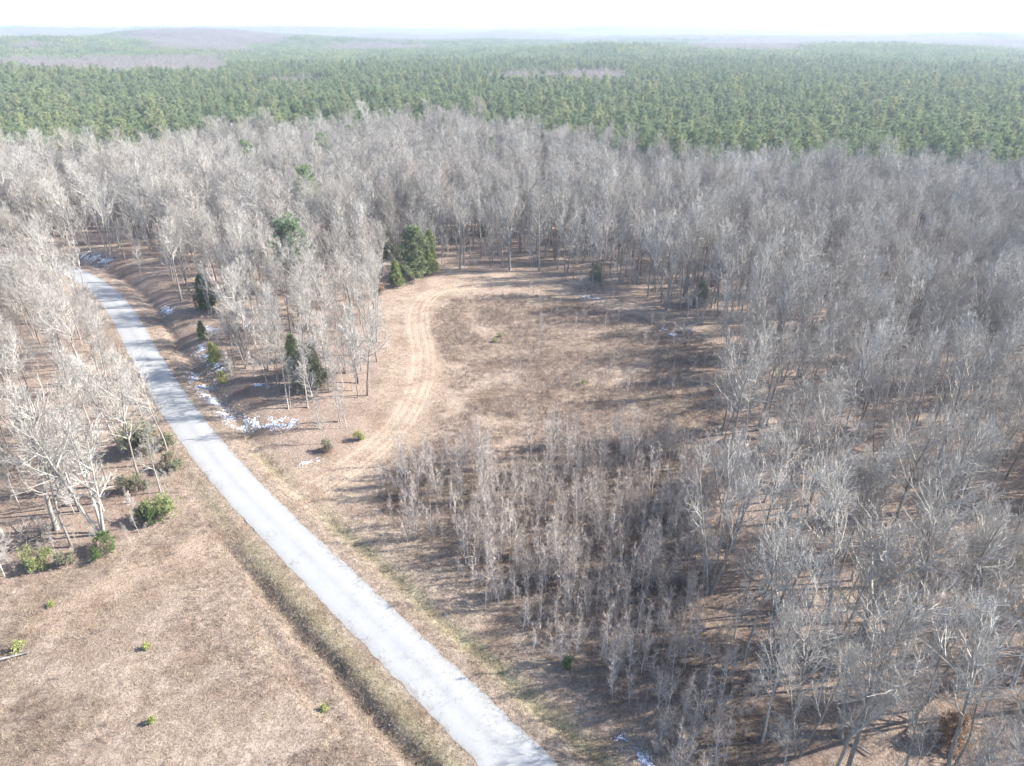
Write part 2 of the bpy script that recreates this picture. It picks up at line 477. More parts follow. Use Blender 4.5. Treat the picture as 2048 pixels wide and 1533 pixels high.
def leaf_mat(name, cols, nscale=.8, lo=.7, hi=1.3, trans=.3):
    m, nt, b = new_mat(name); tc = N(nt, 'ShaderNodeTexCoord').outputs['Object']
    c = ramp(nt, rnd(nt), [(i / max(1, len(cols) - 1), q) for i, q in enumerate(cols)])
    f = ramp(nt, noise(nt, nscale, 4, .7, tc), [(.3, (lo,) * 3), (.7, (hi,) * 3)])
    c = mix(nt, 1.0, c, f, 'MULTIPLY'); nt.links.new(c, b.inputs['Base Color'])
    tl = N(nt, 'ShaderNodeBsdfTranslucent'); nt.links.new(c, tl.inputs[0]); ms = N(nt, 'ShaderNodeMixShader'); ms.inputs[0].default_value = trans
    o = [n for n in nt.nodes if n.type == 'OUTPUT_MATERIAL'][0]
    nt.links.new(b.outputs[0], ms.inputs[1]); nt.links.new(tl.outputs[0], ms.inputs[2]); nt.links.new(ms.outputs[0], o.inputs[0]); return m


M_TRUNK = bark_mat('bark_grey', [(.16, .14, .12), (.25, .225, .195), (.19, .165, .145), (.36, .335, .30)], 1.5)
M_TWIG = bark_mat('twigs_grey', [(.26, .24, .21), (.38, .355, .315), (.30, .265, .225), (.43, .405, .365)], .5)
M_LIMB = bark_mat('limbs_grey', [(.29, .265, .23), (.41, .385, .34), (.31, .275, .235), (.47, .445, .40)], .8)
M_PALE = bark_mat('bark_pale', [(.32, .30, .265), (.29, .27, .24)], 2.0)
M_PALETW = bark_mat('limbs_pale', [(.34, .32, .285), (.31, .295, .26)], .5)
M_SAPT = bark_mat('sapling_bark', [(.40, .36, .33), (.50, .47, .44)], 2.0)
M_SAPB = bark_mat('sapling_twigs', [(.25, .195, .15), (.38, .315, .26), (.30, .235, .18)], 1.0)
M_PBARK = bark_mat('pine_bark', [(.16, .11, .08), (.20, .15, .12)], 3)
M_PINE = leaf_mat('pine_needles', [(.165, .215, .12), (.24, .29, .145), (.195, .25, .135), (.32, .335, .165), (.17, .22, .13), (.28, .30, .175)], .7)
M_FARW = leaf_mat('mauve_woods', [(.26, .23, .20), (.31, .28, .25)], .7)
M_CEDAR = leaf_mat('cedar_foliage', [(.085, .125, .05), (.11, .15, .055)], 1.1, .5, 1.4)
M_CEDARL = leaf_mat('yellow_green_foliage', [(.19, .225, .09), (.22, .245, .105)], 1.2, .6, 1.4)
M_CEDARM = leaf_mat('mid_green_foliage', [(.19, .22, .115), (.21, .235, .125)], .9, .55, 1.45)
M_LIME = leaf_mat('lime_seedling', [(.29, .31, .11), (.33, .34, .13)], 1.2)
M_OLIVE = leaf_mat('olive_foliage', [(.21, .215, .14), (.23, .225, .145)], 1.2, .6, 1.3)
M_RUST = leaf_mat('rusty_leaves', [(.30, .20, .13), (.33, .23, .16)], 1.2, .7, 1.3)
M_WEED = leaf_mat('dry_weeds', [(.17, .13, .105), (.26, .195, .155), (.38, .30, .235), (.21, .15, .12)], .4, .7, 1.3, .2)
M_GRASS = leaf_mat('dry_grass', [(.34, .265, .20), (.38, .30, .225), (.28, .24, .155), (.42, .335, .265)], .4, .75, 1.25, .2)


def ground_mat():
    m, nt, b = new_mat('ground_cover'); tc = N(nt, 'ShaderNodeTexCoord').outputs['Object']
    n1 = noise(nt, .9, 6, .75, tc); n2 = noise(nt, 4.2, 5, .85, tc); n3 = noise(nt, .12, 4, .6, tc); n4 = noise(nt, 3.2, 6, .85, tc)
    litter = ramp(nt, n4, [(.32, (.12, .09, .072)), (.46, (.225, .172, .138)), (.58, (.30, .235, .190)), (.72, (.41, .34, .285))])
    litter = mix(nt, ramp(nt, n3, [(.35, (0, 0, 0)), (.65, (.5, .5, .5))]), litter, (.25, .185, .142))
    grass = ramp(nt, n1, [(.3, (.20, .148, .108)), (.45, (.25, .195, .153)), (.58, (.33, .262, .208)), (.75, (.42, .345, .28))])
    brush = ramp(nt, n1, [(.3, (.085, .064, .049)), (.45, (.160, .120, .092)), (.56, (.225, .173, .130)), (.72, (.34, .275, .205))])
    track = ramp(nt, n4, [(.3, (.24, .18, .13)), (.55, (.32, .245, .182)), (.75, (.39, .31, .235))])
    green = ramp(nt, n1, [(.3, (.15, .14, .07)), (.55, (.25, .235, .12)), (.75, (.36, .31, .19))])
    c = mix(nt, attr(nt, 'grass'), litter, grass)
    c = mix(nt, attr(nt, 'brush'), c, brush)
    c = mix(nt, attr(nt, 'green'), c, green)
    c = mix(nt, attr(nt, 'track'), c, track)
    c = mix(nt, attr(nt, 'rut'), c, (.46, .36, .27))
    patch = ramp(nt, noise(nt, .16, 5, .7, tc), [(.36, (.72, .66, .62)), (.5, (1, 1, 1)), (.64, (1.12, 1.12, 1.1))]); c = mix(nt, .9, c, patch, 'MULTIPLY')
    far = ramp(nt, noise(nt, .0022, 6, .6, tc), [(.44, (.19, .155, .15)), (.50, (.07, .09, .045)), (.56, (.20, .165, .155))])
    far = mix(nt, .6, far, ramp(nt, noise(nt, .02, 4, .8, tc), [(.3, (.5, .5, .5)), (.7, (1.5, 1.5, 1.5))]), 'MULTIPLY')
    c = mix(nt, attr(nt, 'far'), c, far)
    sp = ramp(nt, n2, [(.36, (.38, .36, .36)), (.46, (.90, .90, .90)), (.55, (1.06, 1.06, 1.05)), (.66, (1.5, 1.5, 1.5))])
    c = mix(nt, 1.0, c, sp, 'MULTIPLY')
    nt.links.new(c, b.inputs['Base Color'])
    bp = N(nt, 'ShaderNodeBump'); bp.inputs['Strength'].default_value = 1.0; bp.inputs['Distance'].default_value = .3
    h = math_(nt, 'ADD', n2, math_(nt, 'MULTIPLY', n1, 1.2)); nt.links.new(h, bp.inputs['Height']); nt.links.new(bp.outputs[0], b.inputs['Normal'])
    return m


def road_mat():
    m, nt, b = new_mat('worn_asphalt'); tc = N(nt, 'ShaderNodeTexCoord').outputs['Object']
    c = ramp(nt, noise(nt, 9, 5, .8, tc), [(.3, (.236, .236, .234)), (.7, (.264, .264, .262))])
    e = attr(nt, 'across')          # 0 at the centre, 1 at the edges
    wp = math_(nt, 'ADD', e, math_(nt, 'MULTIPLY', math_(nt, 'SUBTRACT', noise(nt, .6, 4, .6, tc), .5), .35))
    lane = ramp(nt, wp, [(0, (.93, .93, .93)), (.18, (1, 1, 1)), (.45, (1.06, 1.06, 1.06)), (.75, (1.0, 1, 1)), (.93, (.93, .92, .90)), (1.0, (.80, .76, .70))])
    c = mix(nt, 1.0, c, lane, 'MULTIPLY')
    st = ramp(nt, noise(nt, .35, 6, .75, tc), [(.35, (.94, .94, .94)), (.5, (1, 1, 1)), (.7, (1.03, 1.03, 1.03))])
    c = mix(nt, 1.0, c, st, 'MULTIPLY')
    vo = N(nt, 'ShaderNodeTexVoronoi', feature='DISTANCE_TO_EDGE'); vo.inputs['Scale'].default_value = .16
    wv = mix(nt, .12, tc, noise(nt, 1.2, 3, .6, tc)); nt.links.new(wv, vo.inputs['Vector'])
    cr = ramp(nt, vo.outputs['Distance'], [(0, (.72, .72, .72)), (.006, (1, 1, 1))]); c = mix(nt, .35, c, cr, 'MULTIPLY')
    nt.links.new(c, b.inputs['Base Color']); b.inputs['Roughness'].default_value = .85
    bp = N(nt, 'ShaderNodeBump'); bp.inputs['Strength'].default_value = .4; bp.inputs['Distance'].default_value = .01
    nt.links.new(noise(nt, 30, 3, .7, tc), bp.inputs['Height']); nt.links.new(bp.outputs[0], b.inputs['Normal']); return m


M_GROUND = ground_mat(); M_ROAD = road_mat()
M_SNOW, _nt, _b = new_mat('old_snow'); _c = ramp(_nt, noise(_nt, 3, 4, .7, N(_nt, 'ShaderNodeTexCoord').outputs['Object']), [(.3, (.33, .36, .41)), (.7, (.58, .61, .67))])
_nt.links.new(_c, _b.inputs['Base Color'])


# ------------------------------------------------------------------ object helpers
def tag(o, label=None, cat=None, group=None, kind=None):
    if label: o['label'] = label
    if cat: o['category'] = cat
    if group: o['group'] = group
    if kind: o['kind'] = kind
    return o


def link(name, me, parent=None):
    o = bpy.data.objects.new(name, me); COL.objects.link(o)
    if parent is not None: o.parent = parent
    return o


def plant(name, parts, x, y, rz=0, sc=1.0, tilt=(0, 0), label=None, cat='tree', group=None, z=None, sz=1.0):
    """an Empty at the foot of the plant that parents its meshes; parts = [(part name, mesh), ...]"""
    e = bpy.data.objects.new(name, None); COL.objects.link(e); e.empty_display_size = .3
    e.location = (x, y, hz1(x, y) if z is None else z); e.rotation_euler = (tilt[0], tilt[1], rz); e.scale = (sc, sc, sc * sz)
    tag(e, label, cat, group)
    for n, me in parts: link(n, me, e)
    return e


def set_attr(me, name, vals):
    a = me.attributes.new(name, 'FLOAT', 'POINT'); a.data.foreach_set('value', np.ascontiguousarray(vals, np.float32))


def stuff(name, protos, mats, P, rz, sc, var, label, tilt=None):
    """ONE object: prototype shapes kept in its own mesh and repeated over its own points"""
    vs, qs, ts, qm, tm = [], [], [], [], []; n = 0; pid = []
    for k, (v, q, t, a, b_) in enumerate(protos):
        vs.append(v); qs.append(q + n); ts.append(t + n); qm.append(a); tm.append(b_); n += len(v); pid.append(np.full(len(v), k))
    vs.append(P); pid.append(np.full(len(P), -1)); M = n
    me = make_mesh(name, np.vstack(vs), np.vstack(qs), np.vstack(ts), np.concatenate(qm), np.concatenate(tm), mats)
    at_ = me.attributes.new('proto', 'INT', 'POINT'); at_.data.foreach_set('value', np.concatenate(pid).astype(np.int32))
    z = np.zeros((M, 3)); rot = np.zeros((len(P), 3)); rot[:, 2] = rz
    if tilt is not None: rot[:, :2] = tilt
    a = me.attributes.new('rot', 'FLOAT_VECTOR', 'POINT'); a.data.foreach_set('vector', np.vstack([z, rot]).astype(np.float32).ravel())
    sc = np.asarray(sc); sc = np.repeat(sc[:, None], 3, 1) if sc.ndim == 1 else sc
    a = me.attributes.new('scl', 'FLOAT_VECTOR', 'POINT'); a.data.foreach_set('vector', np.vstack([z, sc]).astype(np.float32).ravel())
    a = me.attributes.new('var', 'INT', 'POINT'); a.data.foreach_set('value', np.r_[np.zeros(M, int), var].astype(np.int32))
    ng = bpy.data.node_groups.new(name, 'GeometryNodeTree')
    ng.interface.new_socket('Geometry', in_out='INPUT', socket_type='NodeSocketGeometry'); ng.interface.new_socket('Geometry', in_out='OUTPUT', socket_type='NodeSocketGeometry')
    gi = ng.nodes.new('NodeGroupInput'); go = ng.nodes.new('NodeGroupOutput'); jn = ng.nodes.new('GeometryNodeJoinGeometry')

    def na(nm, dt):
        x = ng.nodes.new('GeometryNodeInputNamedAttribute'); x.data_type = dt; x.inputs[0].default_value = nm; return x.outputs[0]

    def eq(sock, val):
        c = ng.nodes.new('FunctionNodeCompare'); c.data_type = 'INT'; c.operation = 'EQUAL'
        ng.links.new(sock, [i for i in c.inputs if i.type == 'INT'][0]); [i for i in c.inputs if i.type == 'INT'][1].default_value = val; return c.outputs[0]
    pr = na('proto', 'INT'); va = na('var', 'INT'); ro = na('rot', 'FLOAT_VECTOR'); sk = na('scl', 'FLOAT_VECTOR')

    def sep(sel):
        s = ng.nodes.new('GeometryNodeSeparateGeometry'); s.domain = 'POINT'; ng.links.new(gi.outputs[0], s.inputs[0]); ng.links.new(sel, s.inputs[1]); return s.outputs[0]
    pts = sep(eq(pr, -1))
    e2r = ng.nodes.new('FunctionNodeEulerToRotation'); ng.links.new(ro, e2r.inputs[0])
    for k in range(len(protos)):
        ip = ng.nodes.new('GeometryNodeInstanceOnPoints'); ng.links.new(pts, ip.inputs['Points']); ng.links.new(eq(va, k), ip.inputs['Selection'])
        ng.links.new(sep(eq(pr, k)), ip.inputs['Instance']); ng.links.new(e2r.outputs[0], ip.inputs['Rotation']); ng.links.new(sk, ip.inputs['Scale'])
        ng.links.new(ip.outputs[0], jn.inputs[0])
    ng.links.new(jn.outputs[0], go.inputs[0])
    o = link(name, me); md = o.modifiers.new('scatter', 'NODES'); md.node_group = ng
    tag(o, label, name.replace('_', ' '), None, 'stuff'); return o


# ------------------------------------------------------------------ the ground, one sheet to the horizon
def axis(lo, hi, st, end_lo, end_hi, gr=1.045):
    a = list(np.arange(lo, hi, st)); s = st; x = a[-1]
    while x < end_hi: s = min(s * gr, 900); x += s; a.append(x)
    s = st; x = lo; b = []
    while x > end_lo: s = min(s * gr, 900); x -= s; b.append(x)
    return np.array(b[::-1] + a)


gx = axis(-130, 95, .5, -26000, 26000); gy = axis(34, 190, .5, -3000, 30000)
X, Y = np.meshgrid(gx, gy); P2 = np.c_[X.ravel(), Y.ravel()]
RS, RI = road_s(P2)
Z = height(P2[:, 0], P2[:, 1], RS, RI)
ny, nx = X.shape
idx = np.arange(nx * ny).reshape(ny, nx)
q = np.stack([idx[:-1, :-1], idx[:-1, 1:], idx[1:, 1:], idx[1:, :-1]], -1).reshape(-1, 4)
gm = make_mesh('ground', np.c_[P2, Z], q, np.zeros((0, 3), int), mats=[M_GROUND], smooth_f=True)


def masks(P, RS, RI):
    fieldz = soft(P, FIELD, 3.4, 9); cl = soft(P, CLEAR, 1.5); lf = soft(P, LOWFIELD, 1.5)
    n = fbm(P[:, 0] / 9 + 3, P[:, 1] / 9, 4)
    a = np.abs(RS)
    verge = smooth(10, 7, a)
    grass = np.maximum.reduce([cl, lf * smooth(.2, .5, n + .15), verge])
    brush = np.maximum(fieldz * (.35 + .65 * smooth(.36, .58, n)), lf * smooth(.46, .60, n) * .85) * (1 - verge)
    yy = ROAD[RI][:, 1]
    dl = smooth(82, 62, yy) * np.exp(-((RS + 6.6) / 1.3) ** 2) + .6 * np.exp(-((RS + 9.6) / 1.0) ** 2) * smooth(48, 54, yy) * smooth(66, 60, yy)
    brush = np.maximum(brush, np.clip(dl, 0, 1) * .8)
    dr = smooth(84, 98, yy) * smooth(215, 190, yy) * np.exp(-((RS - 8.3) / 2.2) ** 2)
    grass = grass * (1 - dr * .8)
    green = np.exp(-((RS - 5.9 + (n - .5) * 2) / 1.1) ** 2) * smooth(92, 80, yy) * .6 * smooth(.3, .5, n + .1)
    green = np.maximum(green, np.exp(-((RS + 4.6) / 1.3) ** 2) * smooth(95, 70, yy) * .5)
    ts = track_s(P)
    wid = 3.2 + 2.5 * np.clip(1 - np.abs(P[:, 1] - 95) / 40, 0, 1)
    track = smooth(wid + 1.5, wid - 1, np.abs(ts) + (n - .5) * 3) * .85
    far = smooth(2400, 3200, np.hypot(P[:, 0], P[:, 1]))
    track = np.maximum(track, .55 * cl * (1 - fieldz) * smooth(70, 90, P[:, 1]) * (.5 + .5 * smooth(.3, .6, n)))
    return grass, brush * (1 - track), green, track, far


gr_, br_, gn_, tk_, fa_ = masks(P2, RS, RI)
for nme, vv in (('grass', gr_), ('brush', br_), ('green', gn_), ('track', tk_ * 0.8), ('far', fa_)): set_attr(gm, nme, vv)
go_ = link('ground', gm); tag(go_, 'leaf littered and dry grassy ground under the woods and clearing', 'ground', kind='structure')

# the dirt track: a sheet laid over the ground, fading out at its edges
n = len(TRACK); ac = np.linspace(-7.5, 7.5, 31)
tp = (TRACK[:, None] + TNOR[:, None] * ac[None, :, None]).reshape(-1, 2)
ts_, ti_ = road_s(tp); tz = height(tp[:, 0], tp[:, 1], ts_, ti_) + .03
ii = np.arange(n * 31).reshape(n, 31)
keep = (np.abs(ts_).reshape(n, 31) > 3.2)
qq = np.stack([ii[:-1, :-1], ii[1:, :-1], ii[1:, 1:], ii[:-1, 1:]], -1); kq = keep[:-1, :-1] & keep[1:, 1:] & (np.arange(n - 1)[:, None] > 6); qq = qq[kq]
tmh = make_mesh('dirt_track', np.c_[tp, tz], qq, np.zeros((0, 3), int), mats=[M_GROUND], smooth_f=True)
g1, b1, e1, t1, f1 = masks(tp, ts_, ti_)
sx = np.tile(ac, n); rut = np.zeros(len(tp))
for o_ in (-1.9, -.7, .9, 2.1): rut = np.maximum(rut, np.exp(-((sx - o_) / .3) ** 2))
for nme, vv in (('grass', g1), ('brush', b1), ('green', e1), ('track', np.clip(t1 * (.8 + .35 * rut), 0, 1)), ('far', f1)): set_attr(tmh, nme, vv)
set_attr(tmh, 'rut', rut * np.clip(t1 * 1.3, 0, 1) * .6)
tag(link('dirt_track', tmh), 'pale dirt and straw track curving from the road round the clearing', 'track', kind='structure')

# the road
n = len(ROAD) * 3; RC = resample(ROAD, n); RT = np.gradient(RC, axis=0); RT /= np.linalg.norm(RT, axis=1)[:, None]; RN = np.c_[RT[:, 1], -RT[:, 0]]
ac = np.array([-1.03, -1, -.93, -.75, -.5, -.25, 0, .25, .5, .75, .93, 1, 1.03]); hw = 2.7
jl = (fbm(np.arange(n) / 2.2, np.zeros(n), 3) - .5) * .45; jr = (fbm(np.arange(n) / 2.2 + 60, np.zeros(n), 3) - .5) * .45
of = ac[None] * hw + np.where(ac[None] < 0, jl[:, None] * np.abs(ac[None]) ** 6, jr[:, None] * np.abs(ac[None]) ** 6)
rp = RC[:, None] + RN[:, None] * of[..., None]
rz_ = .12 + .02 + (1 - ac ** 2) * .08 - np.where(np.abs(ac) > 1.01, .3, 0) + 0 * of
gzr = height(rp[..., 0], rp[..., 1]); rz_ = np.maximum(rz_, gzr + .01) if False else rz_
ii = np.arange(n * len(ac)).reshape(n, -1)
qq = np.stack([ii[:-1, :-1], ii[:-1, 1:], ii[1:, 1:], ii[1:, :-1]], -1).reshape(-1, 4)
rm = make_mesh('road', np.c_[rp.reshape(-1, 2), rz_.ravel()], qq, np.zeros((0, 3), int), mats=[M_ROAD])
set_attr(rm, 'across', np.tile(np.abs(ac), n)); tag(link('road', rm), 'pale worn asphalt country road with no markings', 'road', kind='structure')

# ------------------------------------------------------------------ tree kinds
KINDS = []   # bare tree meshes: (trunk mesh, crown mesh, merged arrays)
specs = [dict(seed=11, H=22, r0=.21, t0=.50, limbs=15, ang=38, spread=.31),
         dict(seed=12, H=20, r0=.17, t0=.45, limbs=14, ang=36, spread=.30),
         dict(seed=13, H=23, r0=.24, t0=.42, limbs=17, ang=42, spread=.33),
         dict(seed=14, H=19, r0=.16, t0=.40, limbs=15, ang=34, spread=.34),
         dict(seed=15, H=21, r0=.22, t0=.38, limbs=16, ang=46, spread=.33),
         dict(seed=16, H=20, r0=.19, t0=.42, limbs=9, ang=34, spread=.33, stems=2),
         dict(seed=17, H=21, r0=.20, t0=.45, limbs=7, ang=34, spread=.33, stems=3),
         dict(seed=18, H=17, r0=.14, t0=.35, limbs=16, ang=36, spread=.34)]
for i, s in enumerate(specs):
    tr, cr = bare_tree(**s)
    KINDS.append((mb_mesh('trunk', tr, [M_TRUNK], True), mb_mesh('crown', cr, [M_TWIG, M_LIMB]), merged(tr, cr)))
UNDER = []
for i, s in enumerate([dict(seed=31, H=10, r0=.075, t0=.25, limbs=13, ang=36, spread=.30, fine=.8), dict(seed=32, H=12, r0=.085, t0=.35, limbs=12, ang=30, spread=.26, fine=.8),
                       dict(seed=33, H=7, r0=.06, t0=.15, limbs=14, ang=42, spread=.36, fine=.8)]):
    tr, cr = bare_tree(**s); UNDER.append(merged(tr, cr))
SAP = []
for i, s in enumerate([dict(seed=41, H=8.2, r0=.06, t0=.12, limbs=17, ang=44, spread=.21, fine=.45), dict(seed=42, H=7, r0=.05, t0=.15, limbs=14, ang=38, spread=.26, fine=.5),
                       dict(seed=43, H=9, r0=.06, t0=.2, limbs=15, ang=46, spread=.14, fine=.45), dict(seed=44, H=5, r0=.035, t0=.1, limbs=8, ang=34, spread=.34, stems=3, fine=.5)]):
    tr, cr = bare_tree(**s); SAP.append((mb_mesh('trunk', tr, [M_SAPT], True), mb_mesh('crown', cr, [M_SAPB, M_SAPT]), merged(tr, cr)))
PINES = []
for i, s in enumerate([dict(seed=51), dict(seed=52, H=21, R=2.0), dict(seed=53, H=19, R=2.9, base=.4), dict(seed=54, H=22, R=2.3, base=.5), dict(seed=55, H=18, R=2.1, base=.42)]):
    tr, cr = pine_tree(**s); PINES.append((mb_mesh('trunk', tr, [M_PBARK], True), mb_mesh('crown', cr, [M_PINE]), merged(tr, cr)))

# ------------------------------------------------------------------ named, individually placed plants
taken = []          # (x, y, r) nothing scattered closer than r


def put(px, py, r=2.0, z=0.0):
    x, y = at(px, py, z); taken.append((x, y, r)); return x, y


def special_tree(px, py, label, **s):
    pale = s.pop('pale', False); tilt = s.pop('tilt', (0, 0)); rz = s.pop('rz', 0.0)
    tr, cr = bare_tree(**s); x, y = put(px, py, 2.6)
    return plant('bare_tree', [('trunk', mb_mesh('trunk', tr, [M_PALE if pale else M_TRUNK], True)), ('crown', mb_mesh('crown', cr, [M_PALETW, M_PALETW] if pale else [M_TWIG, M_LIMB]))],
                 x, y, rz, 1, tilt, label, 'tree')


special_tree(1693, 1330, 'big spreading tree with white upper limbs and straight grey trunk, lower right woods', seed=101, H=20, r0=.34, t0=.38, limbs=16, ang=56, spread=.44, thick=1.5, fine=1.1)
special_tree(1832, 1165, 'tall thick leaning trunk right of the white limbed tree', seed=102, H=22, r0=.33, t0=.5, limbs=14, ang=40, spread=.3, tilt=(0, .03))
special_tree(1838, 1330, 'dark trunk leaning right, behind the young stems beside the white limbed tree', seed=108, H=21, r0=.29, t0=.5, limbs=13, ang=40, spread=.3, tilt=(0, .05))
special_tree(1685, 1480, 'crooked dark tree forking low at the bottom edge of the right woods', seed=103, H=12, r0=.26, t0=.3, limbs=8, ang=50, spread=.4, stems=2)
special_tree(115, 1062, 'large grey tree standing at the corner of the left woods', seed=104, H=20, r0=.33, t0=.42, limbs=15, ang=42, spread=.36, thick=1.35)
special_tree(204, 1068, 'pale three stemmed tree with drooping white branches at the left wood edge', seed=105, H=19, r0=.30, t0=.30, limbs=9, ang=52, spread=.36, stems=3, pale=True, thick=1.2)
special_tree(246, 905, 'white trunked forked tree beside the green shrub left of the road', seed=106, H=17, r0=.30, t0=.3, limbs=9, ang=40, spread=.38, stems=2, pale=True, thick=1.2)
special_tree(322, 985, 'slender pale young tree leaning by the road side shrub', seed=107, H=11, r0=.12, t0=.4, limbs=10, ang=40, spread=.3, pale=True)
special_tree(366, 614, 'dark straight trunk standing alone near the road bank', seed=109, H=19, r0=.26, t0=.45, limbs=14, ang=40, spread=.33)
special_tree(242, 505, 'pale tree rising from the open floor beside the road bend', seed=110, H=20, r0=.24, t0=.5, limbs=13, ang=36, spread=.28, pale=True)
special_tree(1020, 540, 'pale trunked tree at the back of the clearing, left of its taller twin', seed=111, H=22, r0=.29, t0=.35, limbs=15, ang=44, spread=.32, pale=True, thick=1.2)
special_tree(1079, 541, 'tall straight tree at the back edge of the clearing with white side limbs', seed=112, H=23, r0=.30, t0=.35, limbs=16, ang=55, spread=.27, pale=True, thick=1.2)
special_tree(1132, 551, 'ivy darkened double trunk at the back edge of the clearing', seed=113, H=21, r0=.30, t0=.4, limbs=10, ang=40, spread=.32, stems=2)
special_tree(1296, 594, 'straight grey tree behind the brush pile on the clearing edge', seed=114, H=21, r0=.23, t0=.45, limbs=14, ang=38, spread=.28)
special_tree(928, 527, 'slim tree right of the dark cedar clump behind the clearing', seed=115, H=21, r0=.2, t0=.45, limbs=14, ang=36, spread=.28)
special_tree(718, 775, 'broad bushy crowned tree overhanging the dirt track', seed=116, H=15, r0=.24, t0=.22, limbs=19, ang=44, spread=.40, thick=1.2)
special_tree(600, 640, 'pale tree with curved limbs in the strip between road and track', seed=117, H=19, r0=.25, t0=.35, limbs=14, ang=48, spread=.33, pale=True)
special_tree(1398, 650, 'broken topped thick trunk with shaggy vines at the clearing edge', seed=118, H=9, r0=.42, t0=.35, limbs=12, ang=50, spread=.3, stems=2)
special_tree(1205, 930 + 25, 'thin leafless sapling with red brown twigs standing in the field', seed=119, H=6, r0=.05, t0=.2, limbs=12, ang=40, spread=.28, fine=.7)

special_tree(-70, 1330, 'whitish feathery crown at the left edge above the lower field', seed=120, H=13, r0=.2, t0=.25, limbs=18, ang=46, spread=.4, pale=True)
special_tree(30, 1660, 'pale treetop poking up in the bottom left corner', seed=121, H=9, r0=.14, t0=.25, limbs=15, ang=44, spread=.36, pale=True)

PINE_SPOTS = [(572, 455, 19, 1.35, 'bright green pine standing over the bare woods left of the clearing'),
              (492, 288, 20, 1.15, 'round topped pine far left, alone among bare crowns'),
              (640, 272, 20, 1.05, 'broad pine near the back of the bare woods, right of the round topped one'),
              (700, 254, 20, .8, 'small pine poking up at the back of the bare woods'),
              (610, 340, 20, 1.15, 'thin yellow green pine half hidden by bare branches'),
              (976, 278, 20, .8, 'narrow dark pine in the middle of the bare woods'),
              (1060, 258, 20, .85, 'slim pine in front of the pine forest edge at centre'),
              (1228, 285, 19, .7, 'faint pale pine among bare crowns right of centre'),
              (1170, 240, 20, .8, 'short pine at the forest edge above the bare crowns'),
              (880, 232, 20, .75, 'small leaning pine at the back edge of the woods')]
for k, (px, py, zt, sc, lb) in enumerate(PINE_SPOTS):
    x, y = put(px, py, 7.5 if k < 5 else 5, zt + 1.5); tr, cr = pine_tree(200 + k, H=(zt + 1.5) / sc, R=3.3 if k < 5 else 2.5, base=.42, br=80, tn=20)
    plant('pine_tree', [('trunk', mb_mesh('trunk', tr, [M_PBARK], True)), ('crown', mb_mesh('crown', cr, [M_PINE]))], x, y, k, sc, label=lb)

